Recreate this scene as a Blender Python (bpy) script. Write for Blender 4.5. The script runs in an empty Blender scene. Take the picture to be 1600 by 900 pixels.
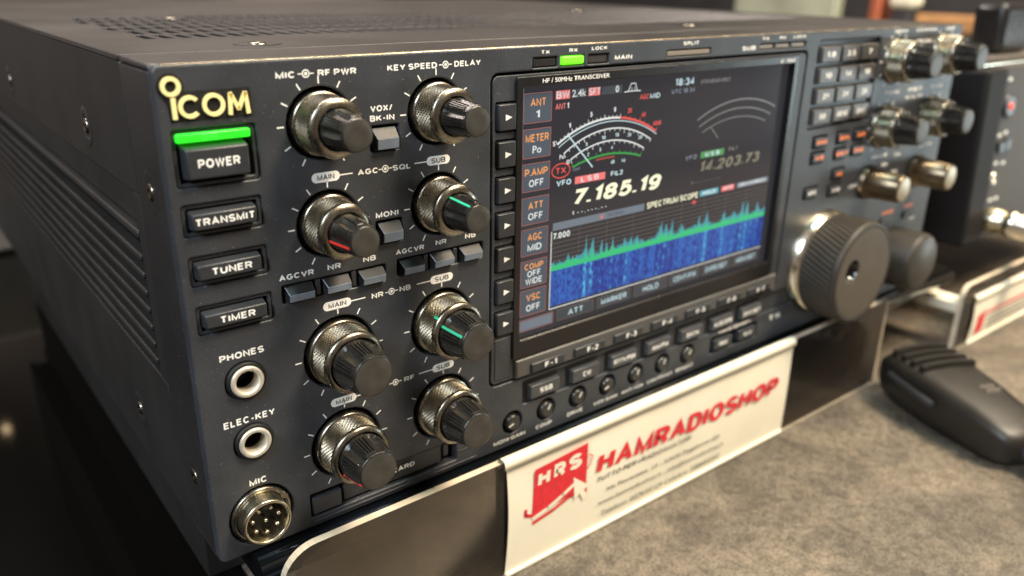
import bpy, bmesh, math, random
from mathutils import Vector, Matrix
random.seed(7)
S = 0.001                     # everything below is written in millimetres
PI = math.pi
sc = bpy.context.scene
COL = sc.collection

# ------------------------------------------------------------------ camera
cam_d = bpy.data.cameras.new("camera"); cam = bpy.data.objects.new("camera", cam_d); COL.objects.link(cam)
r_ = Vector((0.78624, -0.61774, 0.01492)); d_ = Vector((-0.21227, -0.29268, -0.93235)); f_ = Vector((0.58032, 0.72989, -0.36124))
M = Matrix((( r_.x, -d_.x, -f_.x, -56.66*S), (r_.y, -d_.y, -f_.y, -213.06*S), (r_.z, -d_.z, -f_.z, 171.29*S), (0, 0, 0, 1)))
cam.matrix_world = M
cam_d.sensor_width = 36; cam_d.lens = 1270.6/1600*36
cam_d.clip_start = 0.005; cam_d.clip_end = 60
cam_d.dof.use_dof = True; cam_d.dof.focus_distance = 0.254; cam_d.dof.aperture_fstop = 8.2
sc.camera = cam

# ------------------------------------------------------------------ world, lamps, exposure
w = bpy.data.worlds.new("World"); sc.world = w; w.use_nodes = True
nt = w.node_tree; nt.nodes.clear()
out = nt.nodes.new("ShaderNodeOutputWorld"); bg = nt.nodes.new("ShaderNodeBackground")
tc = nt.nodes.new("ShaderNodeTexCoord"); nz = nt.nodes.new("ShaderNodeTexNoise"); rp = nt.nodes.new("ShaderNodeValToRGB")
nz.inputs["Scale"].default_value = 4.2; nz.inputs["Detail"].default_value = 1.5
rp.color_ramp.elements[0].position = .38; rp.color_ramp.elements[0].color = (.020, .016, .014, 1)
rp.color_ramp.elements[1].position = .68; rp.color_ramp.elements[1].color = (.44, .345, .28, 1)
nt.links.new(tc.outputs["Generated"], nz.inputs["Vector"]); nt.links.new(nz.outputs["Fac"], rp.inputs["Fac"])
nt.links.new(rp.outputs["Color"], bg.inputs["Color"]); bg.inputs["Strength"].default_value = 0.9
nt.links.new(bg.outputs["Background"], out.inputs["Surface"])

def lamp(name, loc, target, size, power, color, shape='RECTANGLE', sy=None):
    d = bpy.data.lights.new(name, 'AREA'); d.shape = shape; d.size = size; d.size_y = sy or size
    d.energy = power; d.color = color
    o = bpy.data.objects.new(name, d); COL.objects.link(o); o.location = loc
    o.rotation_euler = (Vector(target)-Vector(loc)).to_track_quat('-Z', 'Y').to_euler()
    return o
lamp("hall_lamp_warm", (0.75, -0.75, 1.5), (0.3, 0, 0), .5, 52, (1, .82, .60))
lamp("hall_lamp_back", (0.1, 1.1, 1.5), (0.2, .1, .1), .9, 26, (1, .85, .77), sy=.25)
lamp("hall_lamp_left", (-1.1, -0.5, 1.1), (0.1, 0, .1), .6, 26, (.80, .90, 1))
lamp("hall_lamp_right", (1.53, -0.55, -0.05), (0.41, 0, .09), .30, 4.2, (.78, .95, 1))
lamp("hall_strip", (1.35, -0.10, 1.5), (1.35, -0.10, 0), 1.4, 14, (1, .86, .64), sy=.12)
lamp("hall_bulb_far", (.035, 1.571, .617), (-.034, .233, -.05), .012, .012, (1, .72, .40))
lamp("hall_lamp_far", (1.2, 0.2, 1.3), (1.8, .8, .1), .3, 12, (1, .86, .66))
lamp("hall_spot_cool", (0.30, -0.55, 1.9), (0.2, 0, 0), .10, 9, (.50, .92, 1), sy=.2)

sc.view_settings.view_transform = 'Standard'; sc.view_settings.look = 'None'
sc.view_settings.exposure = 0.14; sc.view_settings.gamma = 1.0
sc.cycles.use_denoising = True
sc.cycles.max_bounces = 8; sc.cycles.transparent_max_bounces = 12

# ------------------------------------------------------------------ materials
MATS = {}
def mat(name, color, rough=.5, metal=0., grain=0., gscale=2500, spec=.5, var=0., vscale=60, emit=None, estr=0., dust=0.):
    m = bpy.data.materials.new(name); m.use_nodes = True
    n = m.node_tree.nodes; l = m.node_tree.links; b = n["Principled BSDF"]
    b.inputs["Base Color"].default_value = (*color, 1); b.inputs["Roughness"].default_value = rough
    b.inputs["Metallic"].default_value = metal; b.inputs["Specular IOR Level"].default_value = spec
    t = n.new("ShaderNodeTexCoord")
    if grain:
        g = n.new("ShaderNodeTexNoise"); g.inputs["Scale"].default_value = gscale; g.inputs["Detail"].default_value = 2
        l.new(t.outputs["Object"], g.inputs["Vector"])
        bp = n.new("ShaderNodeBump"); bp.inputs["Strength"].default_value = grain; bp.inputs["Distance"].default_value = .0002
        l.new(g.outputs["Fac"], bp.inputs["Height"]); l.new(bp.outputs["Normal"], b.inputs["Normal"])
    if var:
        g2 = n.new("ShaderNodeTexNoise"); g2.inputs["Scale"].default_value = vscale; g2.inputs["Detail"].default_value = 5
        l.new(t.outputs["Object"], g2.inputs["Vector"])
        mx = n.new("ShaderNodeMixRGB"); mx.blend_type = 'MULTIPLY'; mx.inputs["Color1"].default_value = (*color, 1)
        cr = n.new("ShaderNodeValToRGB"); cr.color_ramp.elements[0].color = (1-var,)*3+(1,); cr.color_ramp.elements[1].color = (1+var*.6,)*3+(1,)
        cr.color_ramp.elements[0].position = .3; cr.color_ramp.elements[1].position = .7
        l.new(g2.outputs["Fac"], cr.inputs["Fac"]); l.new(cr.outputs["Color"], mx.inputs["Color2"]); mx.inputs["Fac"].default_value = 1
        l.new(mx.outputs["Color"], b.inputs["Base Color"])
        mr = n.new("ShaderNodeMapRange"); mr.inputs["To Min"].default_value = max(0, rough-.12*var*2); mr.inputs["To Max"].default_value = min(1, rough+.12*var*2)
        l.new(g2.outputs["Fac"], mr.inputs["Value"]); l.new(mr.outputs["Result"], b.inputs["Roughness"])
    if dust:
        g3 = n.new("ShaderNodeTexNoise"); g3.inputs["Scale"].default_value = 1500; g3.inputs["Detail"].default_value = 1
        l.new(t.outputs["Object"], g3.inputs["Vector"]); r3 = n.new("ShaderNodeValToRGB"); r3.color_ramp.elements[0].position = .70; r3.color_ramp.elements[1].position = .78
        l.new(g3.outputs["Fac"], r3.inputs["Fac"]); m3 = n.new("ShaderNodeMixRGB"); m3.inputs["Color2"].default_value = (.30, .28, .25, 1)
        k3 = n.new("ShaderNodeMath"); k3.operation = 'MULTIPLY'; k3.inputs[1].default_value = dust; l.new(r3.outputs["Color"], k3.inputs[0]); l.new(k3.outputs[0], m3.inputs["Fac"])
        src = b.inputs["Base Color"].links[0].from_socket if b.inputs["Base Color"].links else None
        if src: l.new(src, m3.inputs["Color1"])
        else: m3.inputs["Color1"].default_value = (*color, 1)
        l.new(m3.outputs["Color"], b.inputs["Base Color"])
    if emit:
        b.inputs["Emission Color"].default_value = (*emit, 1); b.inputs["Emission Strength"].default_value = estr
    MATS[name] = m; return m
m_panel = mat("charcoal_paint", (.041, .0445, .051), .40, 0, .6, 2600, .5, .26, 70, dust=.7)
m_case = mat("case_paint", (.031, .0295, .029), .33, .0, .2, 2200, .5, .3, 22, dust=.5)
m_side = mat("side_paint", (.026, .024, .022), .48, .0, .3, 2000, .45, .2, 30)
m_btn = mat("button_plastic", (.030, .032, .036), .38, 0, .25, 3500, .5, .2, 150)
m_btnb = mat("key_face_sheen", (.20, .24, .295), .32, .2, .25, 3500, .5, .2, 200)  # bluish sheen of the small key fronts, put into the colour
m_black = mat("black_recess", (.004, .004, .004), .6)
m_gloss = mat("gloss_black", (.004, .005, .006), .04, 0, 0, spec=.6)
m_tabl = mat("table_black", (.004, .0036, .003), .05, 0, 0, 900, .07)
m_bezel = mat("bezel_black", (.012, .011, .011), .28, 0, .15, 3000, .5, .2, 60)
m_ring = mat("gunmetal", (.33, .30, .24), .27, 1., .12, 4000, var=.25, vscale=400)
m_knurl = mat("knurled_metal", (.25, .218, .16), .33, 1., .12, 4000, var=.3, vscale=300)
m_cap = mat("cap_plastic", (.020, .018, .015), .24, 0, .3, 5000, .55, .3, 250)
m_capf = mat("cap_face", (.060, .054, .045), .42, .25, .3, 5000, .5, .25, 250)
m_dial = mat("dial_rubber", (.038, .031, .023), .5, 0, .3, 3000, .4, .25, 120)
m_dialf = mat("dial_face", (.080, .063, .044), .45, .1, .25, 3000, .45, .15, 120)
m_chrome = mat("bright_metal", (.72, .66, .54), .2, 1., .05, 4000, var=.2, vscale=200)
m_brass = mat("nickel_brass", (.62, .55, .40), .28, 1., .1, 4000, var=.3, vscale=300)
m_white = mat("print_white", (.90, .89, .84), .55)
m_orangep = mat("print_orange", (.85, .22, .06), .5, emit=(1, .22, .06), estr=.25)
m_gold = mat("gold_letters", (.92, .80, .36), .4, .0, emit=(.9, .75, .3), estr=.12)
m_green = mat("green_lamp", (.02, .5, .03), .3, emit=(.03, 1, .02), estr=1.0)
m_green2 = mat("green_led", (.1, .6, .03), .3, emit=(.16, 1, .01), estr=1.15)
m_red_p = mat("red_pointer", (.75, .04, .03), .45, emit=(1, .05, .03), estr=.12)
m_green_p = mat("green_pointer", (.03, .45, .25), .45, emit=(.05, .7, .4), estr=.10)
m_ledoff = mat("led_off", (.05, .045, .04), .25)
m_paper = mat("card_paper", (.80, .74, .58), .6, 0, .1, 900, .3, .05, 40)
m_redink = mat("red_ink", (.66, .022, .03), .6, var=.15, vscale=500)
m_greyink = mat("grey_ink", (.13, .115, .095), .7)
m_jack = mat("jack_ring", (.78, .72, .60), .42, .55, .1, 4000, .5, .15, 300)
m_hole = mat("socket_dark", (.010, .008, .006), .5)
m_bronze = mat("dark_bronze", (.17, .135, .09), .32, 1., .1, 4000, .5, .25, 200)
m_kface = mat("pale_knob_face", (.46, .41, .31), .42, .6, .2, 4000, .5, .15, 200)
m_radio = mat("far_panel_grey", (.055, .047, .040), .6, 0, .3, 2000, .5, .2, 60)
m_micp = mat("mic_plastic", (.016, .0135, .011), .40, 0, .35, 2500, .45, .2, 60)

def emis(name, c, s=1.):
    m = bpy.data.materials.new(name); m.use_nodes = True; n = m.node_tree.nodes; b = n["Principled BSDF"]
    b.inputs["Base Color"].default_value = (*[x*.25 for x in c], 1); b.inputs["Roughness"].default_value = .4
    b.inputs["Emission Color"].default_value = (*c, 1); b.inputs["Emission Strength"].default_value = s
    return m
e_white = emis("lcd_white", (.68, .72, .72), .75); e_ice = emis("lcd_ice", (.50, .66, .72), .75); e_dim = emis("lcd_dim", (.16, .15, .14), .8)
e_orange = emis("lcd_orange", (.80, .33, .10), .8); e_red = emis("lcd_red", (.62, .07, .06), .9); e_pink = emis("lcd_pink", (.75, .17, .17), .8)
e_grn = emis("lcd_green", (.05, .22, .05), .9); e_cell = emis("lcd_cell", (.060, .076, .098), .9); e_edge = emis("lcd_edge", (.30, .13, .13), .7)
e_bar = emis("lcd_bar", (.13, .155, .19), .9); e_yel = emis("lcd_yellow", (.80, .78, .56), .95); e_olive = emis("lcd_olive", (.17, .15, .10), .8)
e_fk = emis("lcd_key", (.042, .048, .056), .9); e_grid = emis("lcd_grid", (.13, .11, .10), .7); e_dgrn = emis("lcd_deep_green", (.03, .26, .05), .9)
e_cyan = emis("lcd_cyan", (.10, .40, .50), .7); e_teal = emis("lcd_teal", (.05, .25, .31), .9); e_specg = emis("lcd_spectrum", (.03, .42, .16), .9)
e_redd = emis("lcd_dark_red", (.30, .04, .03), .9)
m_lcd = mat("lcd_black", (.008, .008, .009), .12, emit=(.027, .026, .031), estr=1.0)

def waterfall(name, base, hi, thr, sx):
    m = bpy.data.materials.new(name); m.use_nodes = True; n = m.node_tree.nodes; l = m.node_tree.links; b = n["Principled BSDF"]
    t = n.new("ShaderNodeTexCoord"); mp = n.new("ShaderNodeMapping"); mp.inputs["Scale"].default_value = (sx, 1, 420)
    nz = n.new("ShaderNodeTexNoise"); nz.inputs["Scale"].default_value = 1.; nz.inputs["Detail"].default_value = 3
    mp2 = n.new("ShaderNodeMapping"); mp2.inputs["Scale"].default_value = (260, 1, 8)
    nz2 = n.new("ShaderNodeTexNoise"); nz2.inputs["Scale"].default_value = 1.; nz2.inputs["Detail"].default_value = 2
    ad = n.new("ShaderNodeMath"); ad.operation = 'ADD'; ad.inputs[1].default_value = 0
    ml = n.new("ShaderNodeMath"); ml.operation = 'MULTIPLY_ADD'; ml.inputs[1].default_value = .55
    cr = n.new("ShaderNodeValToRGB"); cr.color_ramp.elements[0].position = thr; cr.color_ramp.elements[0].color = (*base, 1)
    cr.color_ramp.elements[1].position = thr+.22; cr.color_ramp.elements[1].color = (*hi, 1)
    l.new(t.outputs["Object"], mp.inputs["Vector"]); l.new(mp.outputs["Vector"], nz.inputs["Vector"])
    l.new(t.outputs["Object"], mp2.inputs["Vector"]); l.new(mp2.outputs["Vector"], nz2.inputs["Vector"])
    l.new(nz2.outputs["Fac"], ml.inputs[0]); l.new(nz.outputs["Fac"], ml.inputs[2])
    l.new(ml.outputs["Value"], cr.inputs["Fac"]); l.new(cr.outputs["Color"], b.inputs["Emission Color"])
    b.inputs["Emission Strength"].default_value = .95; b.inputs["Base Color"].default_value = (.01, .01, .02, 1); b.inputs["Roughness"].default_value = .4
    return m
e_water = waterfall("waterfall_blue", (.005, .014, .19), (.02, .12, .46), .66, 1100)
e_streak = waterfall("waterfall_cyan", (.006, .03, .30), (.10, .55, .75), .74, 1300)

m_acryl = bpy.data.materials.new("clear_acrylic"); m_acryl.use_nodes = True
n = m_acryl.node_tree.nodes; l = m_acryl.node_tree.links; n.clear()
o_ = n.new("ShaderNodeOutputMaterial"); tr = n.new("ShaderNodeBsdfTransparent"); tr.inputs["Color"].default_value = (.93, .90, .85, 1)
df = n.new("ShaderNodeBsdfDiffuse"); df.inputs["Color"].default_value = (.30, .25, .20, 1); gl = n.new("ShaderNodeBsdfGlossy"); gl.inputs["Roughness"].default_value = .05
t_ = n.new("ShaderNodeTexCoord"); nz_ = n.new("ShaderNodeTexNoise"); nz_.inputs["Scale"].default_value = 28; nz_.inputs["Detail"].default_value = 4
mr_ = n.new("ShaderNodeMapRange"); mr_.inputs["To Min"].default_value = .02; mr_.inputs["To Max"].default_value = .10
l.new(t_.outputs["Object"], nz_.inputs["Vector"]); l.new(nz_.outputs["Fac"], mr_.inputs["Value"])
mx1 = n.new("ShaderNodeMixShader"); l.new(mr_.outputs["Result"], mx1.inputs["Fac"]); l.new(tr.outputs[0], mx1.inputs[1]); l.new(df.outputs[0], mx1.inputs[2])
fr = n.new("ShaderNodeFresnel"); fr.inputs["IOR"].default_value = 1.3; mx2 = n.new("ShaderNodeMixShader"); l.new(fr.outputs[0], mx2.inputs["Fac"]); l.new(mx1.outputs[0], mx2.inputs[1]); l.new(gl.outputs[0], mx2.inputs[2])
l.new(mx2.outputs[0], o_.inputs["Surface"])
m_haze = m_acryl.copy(); m_haze.name = "brown_haze"  # brown haze: the acrylic with a stronger diffuse share
for q_ in m_haze.node_tree.nodes:
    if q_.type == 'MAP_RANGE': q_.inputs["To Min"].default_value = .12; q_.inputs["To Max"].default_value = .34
m_acedge = mat("acrylic_edge", (.66, .55, .40), .35, 0, .1, 1500, .5, .15, 80)

m_stone = bpy.data.materials.new("brown_stone"); m_stone.use_nodes = True
n = m_stone.node_tree.nodes; l = m_stone.node_tree.links; b = n["Principled BSDF"]
t_ = n.new("ShaderNodeTexCoord")
def nse(scale, det, dist=0.):
    q = n.new("ShaderNodeTexNoise"); q.inputs["Scale"].default_value = scale; q.inputs["Detail"].default_value = det; q.inputs["Distortion"].default_value = dist
    l.new(t_.outputs["Object"], q.inputs["Vector"]); return q
a1 = nse(30, 9, .5); a2 = nse(260, 7, .3); a3 = nse(900, 3)
c1 = n.new("ShaderNodeValToRGB"); e = c1.color_ramp.elements; e[0].position = .34; e[0].color = (.098, .083, .066, 1); e[1].position = .66; e[1].color = (.215, .178, .135, 1)
e2 = c1.color_ramp.elements.new(.5); e2.color = (.150, .127, .099, 1)
c2 = n.new("ShaderNodeValToRGB"); e = c2.color_ramp.elements; e[0].position = .33; e[0].color = (.55, .53, .50, 1); e[1].position = .6; e[1].color = (1.15, 1.12, 1.08, 1)
c3 = n.new("ShaderNodeValToRGB"); e = c3.color_ramp.elements; e[0].position = .36; e[0].color = (.42, .41, .40, 1); e[1].position = .6; e[1].color = (1.08, 1.08, 1.08, 1)
l.new(a1.outputs["Fac"], c1.inputs["Fac"]); l.new(a2.outputs["Fac"], c2.inputs["Fac"]); l.new(a3.outputs["Fac"], c3.inputs["Fac"])
q1 = n.new("ShaderNodeMixRGB"); q1.blend_type = 'MULTIPLY'; q1.inputs[0].default_value = .75; q2 = n.new("ShaderNodeMixRGB"); q2.blend_type = 'MULTIPLY'; q2.inputs[0].default_value = .8
l.new(c1.outputs[0], q1.inputs[1]); l.new(c2.outputs[0], q1.inputs[2]); l.new(q1.outputs[0], q2.inputs[1]); l.new(c3.outputs[0], q2.inputs[2])
l.new(q2.outputs[0], b.inputs["Base Color"]); b.inputs["Roughness"].default_value = .42
bp = n.new("ShaderNodeBump"); bp.inputs["Strength"].default_value = .2; bp.inputs["Distance"].default_value = .0004; l.new(a2.outputs["Fac"], bp.inputs["Height"]); l.new(bp.outputs["Normal"], b.inputs["Normal"])

# ------------------------------------------------------------------ mesh helpers (mm in, metres out)
WL = {}
def link(name, me, mats, parent=None, loc=(0, 0, 0)):
    o = bpy.data.objects.new(name, me)
    for m in (mats if isinstance(mats, (list, tuple)) else [mats]):
        if len(me.materials) < 99 and m.name not in [x.name for x in me.materials if x]: me.materials.append(m)
    COL.objects.link(o); loc = Vector(loc)
    WL[o.name] = loc
    if parent:
        o.parent = parent; o.location = (loc-WL[parent.name])*S
    else: o.location = loc*S
    return o
def empty(name, loc, label, cat, group=None):
    o = bpy.data.objects.new(name, None); COL.objects.link(o); o.empty_display_size = .01
    o.location = Vector(loc)*S; WL[o.name] = Vector(loc); tag(o, label, cat, group); return o
def tag(o, label=None, cat=None, group=None, kind=None):
    if label: o["label"] = label
    if cat: o["category"] = cat
    if group: o["group"] = group
    if kind: o["kind"] = kind
    return o

class MB:
    def __init__(s): s.bm = bmesh.new(); s.mi = 0
    def _mark(s, faces, smooth=False):
        for f in faces: f.material_index = s.mi; f.smooth = smooth
    def face(s, pts):
        f = s.bm.faces.new([s.bm.verts.new(p) for p in pts]); s._mark([f]); return s
    def box(s, x0, x1, y0, y1, z0, z1, bev=0., seg=2, taper=None):
        r = bmesh.ops.create_cube(s.bm, size=1); vs = r['verts']
        for v in vs:
            v.co = Vector(((x0+x1)/2+v.co.x*(x1-x0), (y0+y1)/2+v.co.y*(y1-y0), (z0+z1)/2+v.co.z*(z1-z0)))
            if taper and abs(v.co.y-y0) < 1e-6:
                cx, cz = (x0+x1)/2, (z0+z1)/2
                v.co.x += -taper[0] if v.co.x > cx else taper[0]
                v.co.z += -taper[1] if v.co.z > cz else taper[2 if len(taper) > 2 else 1]
        faces = set(f for v in vs for f in v.link_faces)
        s._mark(faces)
        if bev > 0:
            ed = list(set(e for v in vs for e in v.link_edges))
            r = bmesh.ops.bevel(s.bm, geom=ed, offset=bev, segments=seg, profile=.5, affect='EDGES')
            s._mark(r['faces'], True)
        return s
    def lathe(s, prof, c=(0, 0, 0), n=48, axis='y', smooth=True, cap0=False, cap1=True, rmod=None):
        rings = []
        for (r, h) in prof:
            ring = []
            for i in range(n):
                a = 2*PI*i/n; rr = r+(rmod(a, h) if rmod else 0); u, v = rr*math.cos(a), rr*math.sin(a)
                p = {'y': (c[0]+u, c[1]+h, c[2]+v), 'x': (c[0]+h, c[1]+u, c[2]+v), 'z': (c[0]+u, c[1]+v, c[2]+h)}[axis]
                ring.append(s.bm.verts.new(p))
            rings.append(ring)
        fs = []
        for a, b in zip(rings, rings[1:]):
            for i in range(n): fs.append(s.bm.faces.new((a[i], a[(i+1) % n], b[(i+1) % n], b[i])))
        s._mark(fs, smooth)
        for flag, ring in ((cap0, rings[0]), (cap1, rings[-1])):
            if flag: s._mark([s.bm.faces.new(ring)])
        return s
    def prism(s, poly, y0, y1):        # polygon in x,z, pulled from y0 (front) to y1 (back)
        a = [s.bm.verts.new((x, y0, z)) for x, z in poly]; b = [s.bm.verts.new((x, y1, z)) for x, z in poly]
        fs = [s.bm.faces.new(a)]; k = len(poly)
        if abs(y1-y0) > 1e-9:
            fs += [s.bm.faces.new((a[i], b[i], b[(i+1) % k], a[(i+1) % k])) for i in range(k)]; fs.append(s.bm.faces.new(b[::-1]))
        s._mark(fs); return s
    def stroke(s, pts, wd, y0, y1=None, closed=False):   # flat line of width wd in the x,z plane
        pts = [Vector((p[0], p[1])) for p in pts]
        for a, b in zip(pts, pts[1:]+([pts[0]] if closed else [])):
            if (b-a).length < 1e-9: continue
            d = (b-a).normalized(); nn = Vector((-d.y, d.x))*wd/2; e = d*wd*.15
            s.prism([tuple(a-e+nn), tuple(b+e+nn), tuple(b+e-nn), tuple(a-e-nn)], y0, y1 if y1 is not None else y0)
        return s
    def ring(s, cx, cz, ro, ri, y0, y1, n=40, a0=0., a1=2*PI):
        full = abs(a1-a0-2*PI) < 1e-6; k = n if full else n+1
        P = []
        for i in range(k):
            a = a0+(a1-a0)*i/n
            P.append([s.bm.verts.new((cx+r*math.cos(a), y, cz+r*math.sin(a))) for r, y in ((ro, y0), (ri, y0), (ri, y1), (ro, y1))])
        fs = []
        for i in range(n):
            a, b = P[i], P[(i+1) % k]
            for j in range(4): fs.append(s.bm.faces.new((a[j], b[j], b[(j+1) % 4], a[(j+1) % 4])))
        s._mark(fs); return s
    def mesh(s, name, sub=None):
        bmesh.ops.recalc_face_normals(s.bm, faces=s.bm.faces)
        for v in s.bm.verts: v.co = (v.co-Vector(sub or (0, 0, 0)))*S
        me = bpy.data.meshes.new(name); s.bm.to_mesh(me); s.bm.free(); return me
    def obj(s, name, mats, parent=None, loc=(0, 0, 0), world=True):
        return link(name, s.mesh(name, loc if world else None), mats, parent, loc)

def rrect(x0, x1, z0, z1, r, n=5):
    if r <= 0: return [(x0, z0), (x1, z0), (x1, z1), (x0, z1)]
    P = []
    for cx, cz, a in ((x1-r, z0+r, -PI/2), (x1-r, z1-r, 0), (x0+r, z1-r, PI/2), (x0+r, z0+r, PI)):
        for i in range(n+1): P.append((cx+r*math.cos(a+PI/2*i/n), cz+r*math.sin(a+PI/2*i/n)))
    return P
def circ(cx, cz, r, n=40): return [(cx+r*math.cos(2*PI*i/n), cz+r*math.sin(2*PI*i/n)) for i in range(n)]
def plate(loops, thick, bev, flat=False):
    """sheet with holes from closed loops; bevelled rims; front face at y=0 (or top at z=0 when flat)"""
    cu = bpy.data.curves.new("plate", 'CURVE'); cu.dimensions = '2D'; cu.fill_mode = 'BOTH'
    for lp in loops:
        sp = cu.splines.new('POLY'); sp.points.add(len(lp)-1); sp.use_cyclic_u = True
        for p, q in zip(sp.points, lp): p.co = (q[0], q[1], 0, 1)
    cu.extrude = thick/2-bev; cu.bevel_depth = bev; cu.bevel_resolution = 2; cu.offset = -bev
    o = bpy.data.objects.new("plate_tmp", cu); COL.objects.link(o)
    dg = bpy.context.evaluated_depsgraph_get(); me = bpy.data.meshes.new_from_object(o.evaluated_get(dg))
    bpy.data.objects.remove(o); bpy.data.curves.remove(cu)
    for v in me.vertices:
        x, y, z = v.co
        v.co = Vector((x, y, z-thick/2))*S if flat else Vector((x, thick/2-z, y))*S
    me.materials.clear()
    for p in me.polygons: p.use_smooth = False
    return me

# plain bold sans lettering drawn as strokes (x and z from 0 to 1 on the stroke centre line)
def EL(cx, cy, rx, ry, a0, a1, n=12): return [(cx+rx*math.cos(math.radians(a0+(a1-a0)*i/n)), cy+ry*math.sin(math.radians(a0+(a1-a0)*i/n))) for i in range(n+1)]
SP = EL(.5, .75, .5, .25, 28, 262, 10)+EL(.5, .25, .5, .25, 82, -152, 10)
OO = EL(.5, .5, .5, .5, 90, 450, 26)
GL = {
 'A': (.82, [[(0, 0), (.5, 1), (1, 0)], [(.2, .33), (.8, .33)]]),
 'B': (.70, [[(0, 0), (0, 1), (.62, 1)]+EL(.62, .765, .32, .235, 90, -90, 8)+[(0, .53)], [(.6, .53)]+EL(.64, .265, .36, .265, 90, -90, 8)+[(0, 0)]]),
 'C': (.78, [EL(.5, .5, .5, .5, 42, 318, 20)]), 'D': (.74, [[(0, 0), (0, 1), (.45, 1)]+EL(.45, .5, .55, .5, 90, -90, 14)+[(0, 0)]]),
 'E': (.62, [[(1, 0), (0, 0), (0, 1), (1, 1)], [(0, .53), (.9, .53)]]), 'F': (.58, [[(0, 0), (0, 1), (1, 1)], [(0, .5), (.88, .5)]]),
 'G': (.80, [EL(.5, .5, .5, .5, 42, 330, 20)+[(.98, .45), (.55, .45)]]), 'H': (.72, [[(0, 0), (0, 1)], [(1, 0), (1, 1)], [(0, .53), (1, .53)]]),
 'I': (.02, [[(.5, 0), (.5, 1)]]), 'J': (.54, [[(1, 1), (1, .3)]+EL(.5, .3, .5, .3, 0, -180, 8)]), 'K': (.74, [[(0, 0), (0, 1)], [(.95, 1), (0, .38)], [(.33, .6), (1, 0)]]),
 'L': (.56, [[(0, 1), (0, 0), (1, 0)]]), 'M': (.90, [[(0, 0), (0, 1), (.5, .05), (1, 1), (1, 0)]]), 'N': (.74, [[(0, 0), (0, 1), (1, 0), (1, 1)]]),
 'O': (.84, [OO]), 'P': (.66, [[(0, 0), (0, 1), (.6, 1)]+EL(.6, .72, .4, .28, 90, -90, 10)+[(0, .44)]]), 'Q': (.84, [OO, [(.56, .34), (1.06, -.06)]]),
 'R': (.72, [[(0, 0), (0, 1), (.6, 1)]+EL(.6, .74, .38, .26, 90, -90, 10)+[(0, .48)], [(.6, .48), (.98, 0)]]), 'S': (.70, [SP]),
 'T': (.68, [[(0, 1), (1, 1)], [(.5, 1), (.5, 0)]]), 'U': (.72, [[(0, 1), (0, .36)]+EL(.5, .36, .5, .36, 180, 360, 12)+[(1, 1)]]), 'V': (.78, [[(0, 1), (.5, 0), (1, 1)]]),
 'W': (1.1, [[(0, 1), (.25, 0), (.5, 1), (.75, 0), (1, 1)]]), 'X': (.76, [[(0, 1), (1, 0)], [(0, 0), (1, 1)]]), 'Y': (.76, [[(0, 1), (.5, .42), (1, 1)], [(.5, .42), (.5, 0)]]),
 'Z': (.66, [[(0, 1), (1, 1), (0, 0), (1, 0)]]), '0': (.58, [OO]), '1': (.24, [[(0, .78), (1, 1), (1, 0)]]),
 '2': (.58, [EL(.5, .72, .5, .28, 170, -35, 12)+[(0, 0), (1, 0)]]), '3': (.58, [EL(.48, .76, .46, .24, 160, -90, 10), EL(.5, .26, .5, .26, 90, -160, 10)]),
 '4': (.62, [[(.72, 0), (.72, 1), (0, .26), (1, .26)]]), '5': (.58, [[(.9, 1), (.16, 1), (.06, .5)]+EL(.46, .33, .54, .33, 125, -155, 12)]),
 '6': (.58, [EL(.5, .31, .5, .31, 90, 450, 16), [(.02, .34), (.06, .62)]+EL(.52, .7, .46, .3, 170, 35, 6)]), '7': (.56, [[(0, 1), (1, 1), (.35, 0)]]),
 '8': (.58, [EL(.5, .765, .44, .235, 90, 450, 14), EL(.5, .265, .5, .265, 90, 450, 14)]), '9': (.58, [EL(.5, .69, .5, .31, 90, 450, 16), [(.98, .66), (.94, .38)]+EL(.48, .3, .46, .3, -10, -145, 6)]),
 '-': (.34, [[(0, .4), (1, .4)]]), '.': (-.06, [[(.5, -.02), (.5, .13)]]), ':': (.02, [[(.5, .05), (.5, .16)], [(.5, .6), (.5, .71)]]), '/': (.42, [[(0, -.05), (1, 1.05)]]), '\u0394': (.8, [[(0, 0), (.5, 1), (1, 0), (0, 0)]]),
}
def ribbon(pts, t):
    closed = (Vector(pts[0])-Vector(pts[-1])).length < 1e-6
    P = [Vector(p) for p in pts]; P = [p for i, p in enumerate(P) if i == 0 or (p-P[i-1]).length > 1e-5]
    if closed: P = P[:-1]
    k = len(P); Lf = []; Rt = []
    for i in range(k):
        a = P[i-1] if (i > 0 or closed) else None; b_ = P[(i+1) % k] if (i < k-1 or closed) else None
        d0 = (P[i]-a).normalized() if a is not None else (b_-P[i]).normalized(); d1 = (b_-P[i]).normalized() if b_ is not None else d0
        n0, n1 = Vector((-d0.y, d0.x)), Vector((-d1.y, d1.x)); m_ = n0+n1
        if m_.length < .3: m_ = n1
        m_.normalize(); ln = t/2/max(.5, m_.dot(n1)); Lf.append(P[i]+m_*ln); Rt.append(P[i]-m_*ln)
    return [(Lf[i], Lf[(i+1) % k], Rt[(i+1) % k], Rt[i]) for i in range(k if closed else k-1)]
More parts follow.
